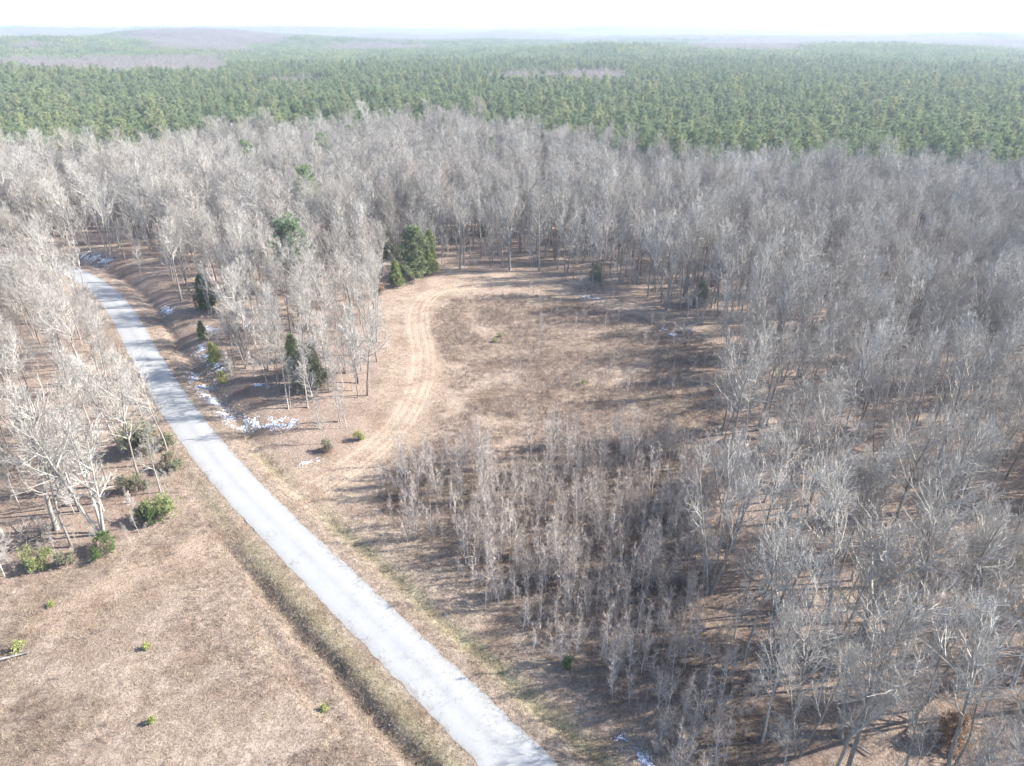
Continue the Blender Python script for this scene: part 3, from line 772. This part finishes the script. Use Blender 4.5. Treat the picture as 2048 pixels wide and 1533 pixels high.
CEDARS = [(418, 632, 8.5, 2.2, M_CEDAR, 'cedar_tree', 'dark upright cedar beside the road bank'),
          (832, 553, 13.5, 4.8, M_CEDARM, 'cedar_tree', 'tall dark cedar at the back left corner of the clearing'),
          (862, 548, 12, 2.6, M_CEDARL, 'cedar_tree', 'bright green cedar on the right side of the corner clump'),
          (793, 572, 7, 2.2, M_CEDARL, 'cedar_tree', 'yellow green cedar bush in front of the corner clump'),
          (770, 520, 11, 3.4, M_OLIVE, 'cedar_tree', 'greyish cedar behind the corner clump'),
          (626, 790, 8.5, 3.0, M_OLIVE, 'cedar_tree', 'olive cedar among bare stems left of the track'),
          (597, 768, 8.5, 2.1, M_CEDARM, 'cedar_tree', 'dark green cedar behind the olive one by the track'),
          (432, 735, 4.2, 1.3, M_LIME, 'pine_sapling', 'yellow green young pine on the snowy bank'),
          (446, 772, 2.6, .8, M_LIME, 'pine_sapling', 'smallest young pine below the other one on the snowy bank'),
          (410, 690, 4.0, 1.2, M_CEDARL, 'pine_sapling', 'upper young pine on the bank above the snow'),
          (718, 880, 1.98, 0.77, M_LIME, 'shrub', 'small round green shrub beside the track entrance'),
          (655, 905, 2.0, 1.3, M_OLIVE, 'shrub', 'low olive shrub near the last snow patch'),
          (300, 905, 5.5, 3.6, M_OLIVE, 'shrub', 'wide olive shrub mass between white tree and road'),
          (340, 940, 3.6, 2.0, M_OLIVE, 'shrub', 'olive shrub touching the left road edge'),
          (270, 985, 3.2, 2.0, M_OLIVE, 'shrub', 'dull green shrub in the left wood edge'),
          (325, 1030, 3.4, 2.2, M_CEDARL, 'shrub', 'bright green rounded shrub at the tip of the left woods'),
          (297, 1045, 2.6, 1.7, M_CEDAR, 'shrub', 'dark green shrub beside the bright rounded one'),
          (203, 1110, 2.4, 2.0, M_CEDAR, 'shrub', 'dark low evergreen under the pale three stemmed tree'),
          (82, 1135, 3.0, 1.6, M_CEDARL, 'shrub', 'green bush at the left field edge'),
          (132, 1130, 2.2, 1.2, M_OLIVE, 'shrub', 'olive bush right of the green one at the left field edge'),
          (40, 1300, 1.17, 0.59, M_LIME, 'shrub', 'small green bush at the left side of the field'),
          (1190, 565, 5.5, 2.1, M_OLIVE, 'cedar_tree', 'grey green cedar behind the brush pile'),
          (1188, 500, 9, 1.6, M_CEDAR, 'cedar_tree', 'narrow dark cedar in the woods behind the brush pile'),
          (1402, 612, 6, 2.3, M_OLIVE, 'cedar_tree', 'dull green cedar above the vine covered trunk'),
          (700, 500, 8, 2.2, M_OLIVE, 'cedar_tree', 'grey green cedar in the woods left of the corner clump'),
          (918, 478, 7, 1.8, M_OLIVE, 'cedar_tree', 'small dull cedar in the woods behind the clearing'),
          (965, 470, 6, 1.4, M_OLIVE, 'cedar_tree', 'faint cedar behind the pale trunked trees'),
          (760, 590, 5, 1.7, M_RUST, 'shrub', 'rusty leaved bush at the clearing corner'),
          (1540, 535, 6, 1.4, M_RUST, 'young_beech', 'young beech holding rusty leaves in the right woods'),
          (1870, 540, 6, 1.6, M_RUST, 'young_beech', 'orange leaved young beech near the far right'),
          (1050, 375, 8, 2.0, M_RUST, 'young_beech', 'reddish leaved tree in the middle of the bare woods'),
          (1240, 465, 7, 1.8, M_RUST, 'young_beech', 'rusty leaved tree among bare trunks behind the clearing'),
          (1900, 1480, 3.5, 1.8, M_RUST, 'young_beech', 'orange leaved beech in the bottom right corner'),
          (1134, 1335, 1.5, .5, M_CEDAR, 'shrub', 'small dark green seedling at the foot of the saplings'),
          (990, 683, 0.81, 0.42, M_LIME, 'shrub', 'lime green seedling in the middle of the field'),
          (1000, 673, 0.81, 0.51, M_LIME, 'shrub', 'yellowish seedling right beside the lime green one'),
          (1166, 768, 0.81, 0.38, M_LIME, 'shrub', 'lone lime seedling on the right side of the field'),
          (296, 1302, 0.75, 0.28, M_LIME, 'shrub', 'tiny yellow green pine seedling in the lower left field'),
          (306, 1452, 0.7, 0.26, M_LIME, 'shrub', 'tiny seedling near the bottom of the lower left field'),
          (647, 1420, 0.72, 0.26, M_LIME, 'shrub', 'pale yellow seedling near the left ditch'),
          (102, 1213, 0.63, 0.26, M_LIME, 'shrub', 'faint green seedling at the top of the lower left field')]
for k, (px, py, H, R, mt, nm, lb) in enumerate(CEDARS):
    x, y = put(px, py, R + 3.2 if H > 9 else R * .7); sh = nm == 'shrub'
    tr, cr = cedar_tree(300 + k, H, R, n=int(np.clip(42 * R * H, 22, 1000)), lo=.1, fat=.4 if sh else (.55 if mt is M_CEDARL else .36), tn=14 if R > 1 else 10, shrub=sh and R > .6)
    plant(nm, [('trunk', mb_mesh('trunk', tr, [M_PBARK], True)), ('foliage' if sh else 'crown', mb_mesh('foliage', cr, [mt]))], x, y, k, 1, label=lb,
          cat={'shrub': 'shrub', 'cedar_tree': 'cedar', 'pine_sapling': 'young pine', 'young_beech': 'tree'}[nm])

# ------------------------------------------------------------------ brush pile, fallen logs
def brush_pile(name, px, py, R, H, n, label, cat='brush pile'):
    g = np.random.default_rng(n); x, y = put(px, py, R); mb = MB()
    p = np.c_[g.normal(0, R * .45, n), g.normal(0, R * .35, n), np.abs(g.normal(0, H * .3, n))]
    d = np.c_[g.normal(0, 1, n), g.normal(0, 1, n), g.normal(.35, .35, n)]
    pl = polyline(g, p, d, g.uniform(1, 3.4, n), 4, .14, 0); tubes(mb, pl, g.uniform(.02, .07, n)[:, None] * np.linspace(1, .3, 5)[None], 4)
    pp, dd, L, r = children(g, pl, np.full((n, 5), .02), np.full(n, 2.), 5, .2, 40, .5, .01); cones(mb, pp, dd, L, np.full(len(pp), .012))
    o = link(name, mb_mesh(name, mb, [M_TRUNK])); o.location = (x, y, hz1(x, y)); return tag(o, label, cat)


brush_pile('brush_pile', 1168, 572, 3.6, 2.6, 210, 'tangled pile of dead branches at the back right of the clearing')
brush_pile('fallen_branches', 1372, 668, 2.6, 1.2, 90, 'fallen branches below the vine covered trunk', 'fallen branches')
brush_pile('fallen_branches', 60, 1090, 4.5, 1.2, 120, 'dark fallen branches on the floor of the left woods', 'fallen branches')


def log(px0, py0, px1, py1, r, label, m=M_TRUNK, h=.15):
    a = at(px0, py0); b = at(px1, py1); g = np.random.default_rng(int(px0)); mb = MB(); n = 7
    w = np.linspace(0, 1, n)[:, None]; p = a * (1 - w) + b * w; z = height(p[:, 0], p[:, 1]) + r + h * w[:, 0]
    pl = np.c_[p, z][None] + g.normal(0, .04, (1, n, 3)); tubes(mb, pl, (r * np.linspace(1, .55, n))[None], 7)
    pp, dd, L, rr_ = children(g, pl, np.full((1, n), r), np.array([3.]), 9, .3, 50, .5, .02)
    q_ = polyline(g, pp, np.abs(dd) * np.array([1, 1, 1]), L, 3, .15, .05); tubes(mb, q_, np.maximum(rr_, .02)[:, None] * np.array([1, .8, .6, .3])[None] * .7, 4)
    c = pl[0, 0].copy(); mb.v = [v - c for v in mb.v]
    o = link('fallen_log', mb_mesh('fallen_log', mb, [m], True)); o.location = c; return tag(o, label, 'log')


log(1160, 585, 1215, 560, .16, 'dark fallen log leaning out of the brush pile')
log(130, 1015, 205, 975, .2, 'pale fallen trunk lying in the left woods', M_PALE)
log(322, 1113, 352, 1105, .07, 'thin dead branch lying on the lower left field')
log(1700, 1487, 1740, 1512, .14, 'fallen log at the foot of the crooked forked tree')
log(0, 1322, 60, 1310, .14, 'bare fallen branch at the left edge of the field', M_PALE)

# ------------------------------------------------------------------ scattered woods
def grid(x0, x1, y0, y1, st, g, jit=.42):
    a, b = np.meshgrid(np.arange(x0, x1, st), np.arange(y0, y1, st)); p = np.c_[a.ravel(), b.ravel()].astype(float)
    p[:, 0] += (np.round((p[:, 1] - y0) / st) % 2) * st / 2
    return p + g.uniform(-jit, jit, p.shape) * st


def in_view(P, z=20, m=260, zlo=0):
    px, py, d = proj(P[:, 0], P[:, 1], np.zeros(len(P)) + zlo); qx, qy, d2 = proj(P[:, 0], P[:, 1], np.full(len(P), z))
    return (d > 5) & (np.minimum(px, qx) < 2048 + m) & (np.maximum(px, qx) > -m) & (np.minimum(py, qy) < 1533 + m * .6)


def free(P, extra=0):
    k = np.ones(len(P), bool)
    for x, y, r in taken: k &= (P[:, 0] - x) ** 2 + (P[:, 1] - y) ** 2 > (r + extra) ** 2
    return k


def edge_d(P):
    az = np.arctan2(P[:, 0], P[:, 1]); return np.hypot(P[:, 0], P[:, 1]) - np.interp(az, PE_AZ, PE_D)


g = np.random.default_rng(21)
wp_ = grid(-330, 330, 14, 420, 4.3, g)
s_, i_ = road_s(wp_); jit_ = (fbm(wp_[:, 0] / 12, wp_[:, 1] / 12) - .5) * 6
yy_ = ROAD[i_][:, 1]
wood = (~inside(wp_, CLEAR)) & (~inside(wp_, LOWFIELD)) & (edge_d(wp_) < g.normal(0, 5, len(wp_)))
wood &= (s_ > np.where(yy_ > 150, 9.5, 12) + jit_ * .3) | (s_ < -5.2 - jit_ * .2)
wood &= ~(inside(wp_, OPENWOOD) & (g.random(len(wp_)) < .72))
wood &= in_view(wp_, 21, 520) & free(wp_, .6) & (fbm(wp_[:, 0] / 10 + 33, wp_[:, 1] / 10, 3) > .30)
WP = wp_[wood]; WP = WP[g.random(len(WP)) > .34 - .09 * (WP[:, 0] > 18) - .2 * smooth(150, 240, WP[:, 1]) - .12 * ((WP[:, 0] < -25) & (WP[:, 1] > 140)) + .1 * ((WP[:, 0] < -25) & (WP[:, 1] < 110))]
WP = WP[(WP[:, 1] > 112) | (WP[:, 0] < 10) | (g.random(len(WP)) < .92)]
WP = WP[~((WP[:, 1] < 34) & (WP[:, 0] > -36) & (WP[:, 0] < 34))]
WP = WP[~((WP[:, 1] < 62) & (WP[:, 0] > -20) & (WP[:, 0] < 19))]
WZ = height(WP[:, 0], WP[:, 1])
WV = g.choice(8, len(WP), p=[.17, .16, .10, .17, .10, .09, .06, .15]); WR = g.random(len(WP)) * 6.283; WS = np.clip(g.normal(.95, .13, len(WP)), .62, 1.18) * np.where((WP[:, 0] > 10) & (WP[:, 1] < 112), .93, 1) * np.where((WP[:, 0] < -5) & (WP[:, 1] < 190), .86, 1)
px, py, dd = proj(WP[:, 0], WP[:, 1], WZ); qx, qy, _ = proj(WP[:, 0], WP[:, 1], WZ + 18)
vis = (np.minimum(px, qx) < 2040) & (np.maximum(px, qx) > 8) & (qy < 1500) & (dd > 5)
order = np.argsort(np.where(vis, dd, 1e9)); NT = 281; ind = order[:NT]


def zone(x, y, px, py):
    if px < 420 and py < 620 or (py < 520): return 'in the woods around the road bend' if px < 420 else 'in the woods behind the clearing'
    if px < 420: return 'in the woods left of the road'
    if px < 860: return 'in the strip of woods between road and dirt track'
    col = 'by the sapling thicket' if px < 1560 else ('at the far right' if px > 1860 else 'in the right woods')
    row = 'near the bottom' if py > 1250 else ('level with the thicket' if py > 950 else ('beside the open field' if py > 720 else 'beyond the field corner'))
    return f'{col}, {row}'


form = ['tall slender grey tree', 'slim grey tree', 'tall broad crowned tree', 'narrow young tree', 'spreading grey tree', 'twin stemmed tree', 'three stemmed tree', 'small slender tree']
for i in ind:
    k = WV[i]; x, y = WP[i]
    plant('bare_tree', [('trunk', KINDS[k][0]), ('crown', KINDS[k][1])], x, y, WR[i], WS[i], tuple(g.normal(0, .03, 2)),
          f'{form[k]} ' + zone(x, y, px[i], py[i]), 'tree', 'leafless trees of the near woods', WZ[i])
rest = np.ones(len(WP), bool); rest[ind] = False
stuff('bare_woodland', [k[2] for k in KINDS], [M_TRUNK, M_TWIG, M_LIMB], np.c_[WP, WZ][rest], WR[rest], WS[rest], WV[rest],
      'mass of leafless grey hardwood trees filling the middle of the view', g.normal(0, .03, (rest.sum(), 2)))
# understorey
up = grid(-330, 330, 14, 330, 5.2, g, .5); s_, i_ = road_s(up)
k = (~inside(up, CLEAR)) & (~inside(up, LOWFIELD)) & (edge_d(up) < -3) & ((s_ > 10) | (s_ < -5.5)) & in_view(up, 10, 200) & free(up, .2) & ~(inside(up, OPENWOOD) & (g.random(len(up)) < .6))
UP = up[k]; UP = UP[fbm(UP[:, 0] / 14 + 70, UP[:, 1] / 14, 3) > .36]
us_ = g.uniform(.6, 1.15, len(UP))
lb_ = np.c_[g.uniform(-130, -25, 2600), g.uniform(45, 150, 2600)]; s_, i_ = road_s(lb_)
lb_ = lb_[(s_ < -5) & ~inside(lb_, LOWFIELD) & (fbm(lb_[:, 0] / 5, lb_[:, 1] / 5, 3) > .46) & in_view(lb_, 3, 40)]
uk = (UP[:, 1] > 112) | (UP[:, 0] < 10) | (g.random(len(UP)) < .9); UP = UP[uk]; us_ = us_[uk]
UP = np.vstack([UP, lb_]); us_ = np.r_[us_, g.uniform(.12, .34, len(lb_))]
stuff('understorey', UNDER, [M_SAPT, M_TWIG, M_LIMB], np.c_[UP, height(UP[:, 0], UP[:, 1])], g.random(len(UP)) * 6.28, us_, g.choice(3, len(UP)),
      'thin leafless undergrowth between the larger trees')

# saplings in the thicket and scattered over the field
sp = np.c_[g.uniform(-40, 60, 11500), g.uniform(30, 165, 11500)]
den = inside(sp + g.normal(0, 1.0, sp.shape), SAPL); nn = fbm(sp[:, 0] / 8 + 11, sp[:, 1] / 8 + 2, 3)
sparse = inside(sp, FIELD) & ~den & (sp[:, 0] > at(1030, 800)[0]) & (g.random(len(sp)) < .06)
s_, i_ = road_s(sp)
k = ((den & ((nn > .28 + .3 * g.random(len(sp))) | ((sp[:, 1] < 68) & (nn > .3)))) | sparse) & (np.abs(s_) > 9) & in_view(sp, 8, 120)
SPP = sp[k]; SZ = height(SPP[:, 0], SPP[:, 1]); SV = g.choice(4, len(SPP), p=[.3, .27, .2, .23]); SS = np.minimum((.3 + .95 * g.random(len(SPP)) ** 1.2) * (.6 + .6 * fbm(SPP[:, 0] / 5 + 4, SPP[:, 1] / 5 + 9, 3)), 1.12) * np.where(SPP[:, 1] < 60, .8, 1) * np.where(sparse[k], .6, 1); SR = g.random(len(SPP)) * 6.28
px, py, dd = proj(SPP[:, 0], SPP[:, 1], SZ + 3)
vs_ = (px > 0) & (px < 2048) & (py < 1500); size = np.where(vs_, SS * np.array([8.2, 7, 9, 5.5])[SV] / dd, 0); o_ = np.argsort(-size)[:290]
for i in o_:
    a, b = px[i], py[i]
    zn = ('at the road side tip of the thicket' if a < 950 else 'in the lower thicket' if b > 1250 else 'in the middle of the thicket' if b > 1080 else 'at the upper side of the thicket') if den[k][i] else 'scattered over the brown field'
    zn += ', toward the woods' if a > 1250 else ''
    plant('sapling', [('trunk', SAP[SV[i]][0]), ('crown', SAP[SV[i]][1])], SPP[i, 0], SPP[i, 1], SR[i], SS[i], tuple(g.normal(0, .03, 2)),
          'leafless ' + ['straight', 'thin', 'tall', 'short bushy'][SV[i]] + ' young tree ' + zn, 'sapling', 'saplings of the thicket', SZ[i])
rest = np.ones(len(SPP), bool); rest[o_] = False
if rest.sum():
    stuff('sapling_thicket', [s[2] for s in SAP], [M_SAPT, M_SAPB, M_SAPT], np.c_[SPP, SZ][rest], SR[rest], SS[rest], SV[rest], 'remaining thin saplings of the thicket below the field')

# ------------------------------------------------------------------ pine forest and far woods
def az_of(c): return math.atan((c - 1024) / F / math.cos(math.radians(26)))


BARE = [(170, 545, 770, 1250), (420, 600, 1450, 3300), (-300, 100, 1180, 1560), (985, 1215, 640, 770), (1325, 1500, 1380, 2600), (1570, 1620, 470, 510),
        (1830, 2400, 1500, 4000), (600, 690, 640, 700), (1230, 1280, 560, 620), (-400, 60, 2000, 4000)]
BA = [(az_of(a), az_of(b), c, d) for a, b, c, d in BARE]


def is_bare(P):
    az = np.arctan2(P[:, 0], P[:, 1]) + (fbm(P[:, 0] / 90, P[:, 1] / 90) - .5) * .09; d = np.hypot(P[:, 0], P[:, 1]) * (1 + (fbm(P[:, 0] / 120 + 7, P[:, 1] / 120) - .5) * .16)
    r = np.zeros(len(P), bool)
    for a, b, c, e in BA: r |= (az > a) & (az < b) & (d > c) & (d < e)
    r |= (d > 2500) & (fbm(P[:, 0] / 520 + 4, P[:, 1] / 380, 4) < .59)
    r |= (d > 1500) & (fbm(P[:, 0] / 300 + 44, P[:, 1] / 260, 3) < .42)
    return r


pp_ = grid(-900, 900, 150, 1060, 4.3, g, .5)
d_ = np.hypot(pp_[:, 0], pp_[:, 1])
k = (edge_d(pp_) > g.normal(2, 4, len(pp_))) & (d_ < 1000) & in_view(pp_, 20, 60) & free(pp_)
pp_ = pp_[k]; bare_ = is_bare(pp_) & (np.hypot(pp_[:, 0], pp_[:, 1]) > 420); PPN = pp_[~bare_]; PBN = pp_[bare_]
PPN = PPN[g.random(len(PPN)) > .06]
PZ = height(PPN[:, 0], PPN[:, 1]); PV = g.choice(5, len(PPN)); PR = g.random(len(PPN)) * 6.28
PS = np.clip(g.normal(.93, .12, len(PPN)), .6, 1.25) * (.84 + .34 * fbm(PPN[:, 0] / 40, PPN[:, 1] / 40))
px, py, dd = proj(PPN[:, 0], PPN[:, 1], PZ + 16); vs_ = (px > 5) & (px < 2043)
o_ = np.argsort(np.where(vs_, dd, 1e9))[:285]
pf = ['round crowned', 'narrow', 'wide crowned', 'tall', 'short']
for i in o_:
    zn = 'at the left end of the pine forest edge' if px[i] < 500 else 'along the pine forest edge left of centre' if px[i] < 1000 else 'along the pine forest edge right of centre' if px[i] < 1500 else 'at the right end of the pine forest edge'
    plant('pine_tree', [('trunk', PINES[PV[i]][0]), ('crown', PINES[PV[i]][1])], PPN[i, 0], PPN[i, 1], PR[i], PS[i], (0, 0), f'green {pf[PV[i]]} pine ' + zn, 'tree', 'pines of the forest edge', PZ[i])
rest = np.ones(len(PPN), bool); rest[o_] = False
stuff('pine_forest', [p[2] for p in PINES], [M_PBARK, M_PINE], np.c_[PPN, PZ][rest], PR[rest], PS[rest], PV[rest], 'dense green pine forest stretching behind the bare woods')


def far_clump(seed, W_, n, pine):
    gg = np.random.default_rng(seed); tr = MB(); cr = MB()
    xy = gg.uniform(-W_ / 2, W_ / 2, (n, 2)); H = gg.uniform(15, 21, n)
    st = np.stack([np.c_[xy, np.full(n, -4.)], np.c_[xy, H * .9]], 1); tubes(tr, st, np.tile([.2, .06], (n, 1)), 3)
    m = 30; u = gg.random((n, m)); a = gg.random((n, m)) * 6.28
    if pine: r_ = 2.4 * np.sin(np.pi * np.clip(u * .8 + .16, 0, 1)) ** .8 * gg.uniform(.4, 1, (n, m)); z_ = H[:, None] * (.5 + .5 * u)
    else: r_ = 3.2 * np.sqrt(gg.random((n, m))) * np.sin(np.pi * np.clip(u * .7 + .2, 0, 1)); z_ = H[:, None] * (.35 + .65 * u)
    c = np.stack([xy[:, :1] + np.cos(a) * r_, xy[:, 1:] + np.sin(a) * r_, z_], -1).reshape(-1, 3)
    tuft_faces(gg, cr, c, .5, 5 if pine else 6, .95 if pine else 1.5, .28 if pine else .07, .3 if pine else .8)
    return merged(tr, cr)


cg = grid(-2600, 2600, 600, 3000, 21, g, .3); d_ = np.hypot(cg[:, 0], cg[:, 1]); cg = cg[(d_ > 985) & (d_ < 2900) & in_view(cg, 20, 60)]
cg2 = grid(-7500, 7500, 1500, 8800, 62, g, .4); d_ = np.hypot(cg2[:, 0], cg2[:, 1]); cg2 = cg2[(d_ > 2850) & (d_ < 8800) & in_view(cg2, 20, 60)]
for nm, pine, lab in (('far_pine_forest', True, 'hazy distant pine forest covering the low hills'), ('far_bare_woodland', False, 'hazy mauve leafless woods on the distant hills')):
    b1_ = is_bare(cg); b2_ = is_bare(cg2)
    A = cg[~b1_] if pine else cg[b1_]; B = cg2[~b2_] if pine else cg2[b2_]
    Pn = PBN if not pine else np.zeros((0, 2)); Pn = Pn[::12]
    Q = np.vstack([A, B, Pn]); sc = np.ones((len(Q), 3)); sc[len(A):len(A) + len(B), :2] = 2.9; sc[len(A):len(A) + len(B), 2] = 1.15; sc[:, 2] *= g.uniform(.85, 1.12, len(Q))
    zz = height(Q[:, 0], Q[:, 1])
    stuff(nm, [far_clump(70 + j + 10 * pine, 24, 26, pine) for j in range(4)], [M_PBARK, M_PINE if pine else M_FARW], np.c_[Q, zz], g.random(len(Q)) * 6.28, sc, g.choice(4, len(Q)), lab)

# ------------------------------------------------------------------ ground cover
def tuft(seed, n, R, H, w, out=.5):
    gg = np.random.default_rng(seed); mb = MB(); a = gg.random(n) * 6.28; r = R * np.sqrt(gg.random(n))
    b = np.c_[np.cos(a) * r, np.sin(a) * r, np.zeros(n) - .03]; d = np.c_[gg.normal(0, out, (n, 2)), np.ones(n)]; t = b + nrm(d) * (H * gg.uniform(.5, 1.1, n))[:, None]
    s = nrm(np.cross(d, gg.normal(0, 1, (n, 3)))) * w
    mb.add(np.stack([b - s, b + s, t], 1).reshape(-1, 3), None, np.arange(n * 3).reshape(-1, 3)); v, q, t_, qm, tm = mb.arrays(); return v, q, t_, qm, tm


def scatter_cover(name, P, scl, protos, mat, label):
    stuff(name, protos, [mat], np.c_[P, height(P[:, 0], P[:, 1])], g.random(len(P)) * 6.28, scl, g.choice(len(protos), len(P)), label)


weeds = [tuft(81, 26, .5, .75, .014, .35), tuft(82, 34, .7, .55, .016, .6), tuft(83, 20, .4, 1.0, .012, .3)]
grs = [tuft(84, 40, .45, .28, .018, .6), tuft(85, 46, .6, .22, .02, .8)]
c1 = grid(-60, 70, 32, 172, .78, g, .5); s_, i_ = road_s(c1); n_ = fbm(c1[:, 0] / 5 + 8, c1[:, 1] / 5, 4)
k1 = inside(c1, FIELD) & (n_ > .40) & (np.abs(s_) > 8) & in_view(c1, 1, 20)
c2 = grid(-90, 20, 32, 100, .9, g, .5); s2, i2 = road_s(c2); n2_ = fbm(c2[:, 0] / 7 + 28, c2[:, 1] / 7, 4)
k2 = inside(c2, LOWFIELD) & (n2_ > .47) & (s2 < -5) & in_view(c2, 1, 20)
k1 |= inside(c1, SAPL) & (g.random(len(c1)) < .8) & (np.abs(s_) > 8) & in_view(c1, 1, 20)
k2 |= (np.abs(s2 + 6.4) < 1.5) & (ROAD[i2][:, 1] < 76) & in_view(c2, 1, 20)
WPT = np.vstack([c1[k1], c2[k2]])
scatter_cover('dry_weeds', WPT, g.uniform(.5, 1.6, len(WPT)) * np.where(np.arange(len(WPT)) < k1.sum(), 1, .8), weeds, M_WEED, 'brown dead weeds over the field and along the ditch')
c3 = grid(-110, 60, 32, 150, .64, g, .5); s3, i3 = road_s(c3); n3_ = fbm(c3[:, 0] / 4 + 8, c3[:, 1] / 4 + 3, 4); ts3 = track_s(c3)
k3 = (((np.abs(s3) > 2.75) & (np.abs(s3) < 9)) | (inside(c3, LOWFIELD) & (n3_ > .44)) | (inside(c3, CLEAR) & ~inside(c3, FIELD) & (np.abs(ts3) > 3.5))) & in_view(c3, 1, 20)
GP = c3[k3]; scatter_cover('dry_grass', GP, g.uniform(.5, 1.2, len(GP)), grs, M_GRASS, 'short straw coloured grass on verges and clearing')

# ------------------------------------------------------------------ old snow lying in the shade
def snow(pts, width, n, label, seed):
    gg = np.random.default_rng(seed); L_ = resample(poly(pts), 60) if len(pts) > 1 else np.repeat(poly(pts), 60, 0)
    c = L_[gg.integers(0, 60, (n := int(n * 4.5)))] + gg.normal(0, width, (n, 2)); c = c[fbm(c[:, 0] * .9, c[:, 1] * .9 + 5, 2) > .42]; n = len(c)
    dl_ = np.sqrt(((c[:, None] - L_[None, ::3]) ** 2).sum(2)).min(1); r = gg.uniform(.035, .13, n) * (.6 if seed == 11 else 1) * (1 + 1.3 * np.exp(-(dl_ / (width * .55)) ** 2)); m = 9; a = np.linspace(0, 2 * np.pi, m, endpoint=False)
    R_ = r[:, None] * gg.uniform(.5, 1.3, (n, m)); st = np.array([1.1, .9])
    rim = c[:, None] + np.stack([np.cos(a) * R_, np.sin(a) * R_], -1) * st
    cen = c[:, None]; xy = np.concatenate([cen, rim, c[:, None] + (rim - c[:, None]) * .6], 1)
    z = height(xy[..., 0], xy[..., 1]); z[:, 0] += .09; z[:, 1:m + 1] += -.02; z[:, m + 1:] += .075
    v = np.concatenate([xy, z[..., None]], -1); o = np.arange(n)[:, None] * (2 * m + 1); j = np.arange(m); j2 = (j + 1) % m
    t = np.stack([o + 0 * j, o + 1 + m + j, o + 1 + m + j2], -1).reshape(-1, 3)
    q_ = np.stack([o + 1 + j, o + 1 + j2, o + 1 + m + j2, o + 1 + m + j], -1).reshape(-1, 4)
    ob = link('snow_patch', make_mesh('snow_patch', v.reshape(-1, 3), q_, t, mats=[M_SNOW], smooth_f=True)); tag(ob, label, 'snow', kind='stuff')


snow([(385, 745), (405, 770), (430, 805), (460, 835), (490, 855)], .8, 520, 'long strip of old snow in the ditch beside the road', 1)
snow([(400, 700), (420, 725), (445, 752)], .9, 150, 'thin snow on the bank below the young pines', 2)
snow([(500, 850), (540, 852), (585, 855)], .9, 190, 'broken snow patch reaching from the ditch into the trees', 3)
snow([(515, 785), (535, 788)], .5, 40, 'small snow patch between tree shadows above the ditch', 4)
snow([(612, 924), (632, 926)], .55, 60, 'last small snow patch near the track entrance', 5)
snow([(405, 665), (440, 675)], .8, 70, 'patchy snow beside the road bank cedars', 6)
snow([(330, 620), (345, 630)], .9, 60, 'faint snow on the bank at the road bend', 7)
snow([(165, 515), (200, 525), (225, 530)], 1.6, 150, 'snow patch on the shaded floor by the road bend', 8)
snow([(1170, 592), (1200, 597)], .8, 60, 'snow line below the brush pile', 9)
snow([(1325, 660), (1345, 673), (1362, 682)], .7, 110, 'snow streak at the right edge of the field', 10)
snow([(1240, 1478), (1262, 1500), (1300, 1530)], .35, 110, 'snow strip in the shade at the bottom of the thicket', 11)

# ------------------------------------------------------------------ haze
HX, HY0, HY1, HZ0, HZ1 = 27500, -4000, 31500, -45, 66
v = np.array([(x, y, z) for z in (HZ0, HZ1) for y in (HY0, HY1) for x in (-HX, HX)], float)
q = np.array([(0, 2, 3, 1), (4, 5, 7, 6), (0, 1, 5, 4), (2, 6, 7, 3), (0, 4, 6, 2), (1, 3, 7, 5)])
hm = bpy.data.materials.new('haze'); hm.use_nodes = True; hn = hm.node_tree; hn.nodes.clear()
ho = hn.nodes.new('ShaderNodeOutputMaterial'); hv = hn.nodes.new('ShaderNodeVolumePrincipled'); hv.inputs['Density'].default_value = 0.00022
hv.inputs['Color'].default_value = (.57, .66, .78, 1); hv.inputs['Anisotropy'].default_value = .2
hn.links.new(hv.outputs[0], ho.inputs['Volume'])
tag(link('haze', make_mesh('haze', v, q, np.zeros((0, 3), int), mats=[hm])), 'pale blue haze over the distant woods', 'haze', kind='stuff')
print('bare', len(WP), 'under', len(UP), 'sap', len(SPP), 'pine', len(PPN), 'clumps', len(cg), len(cg2), 'weeds', len(WPT), 'grass', len(GP), 'ground', len(P2), 'zmin', Z.min())
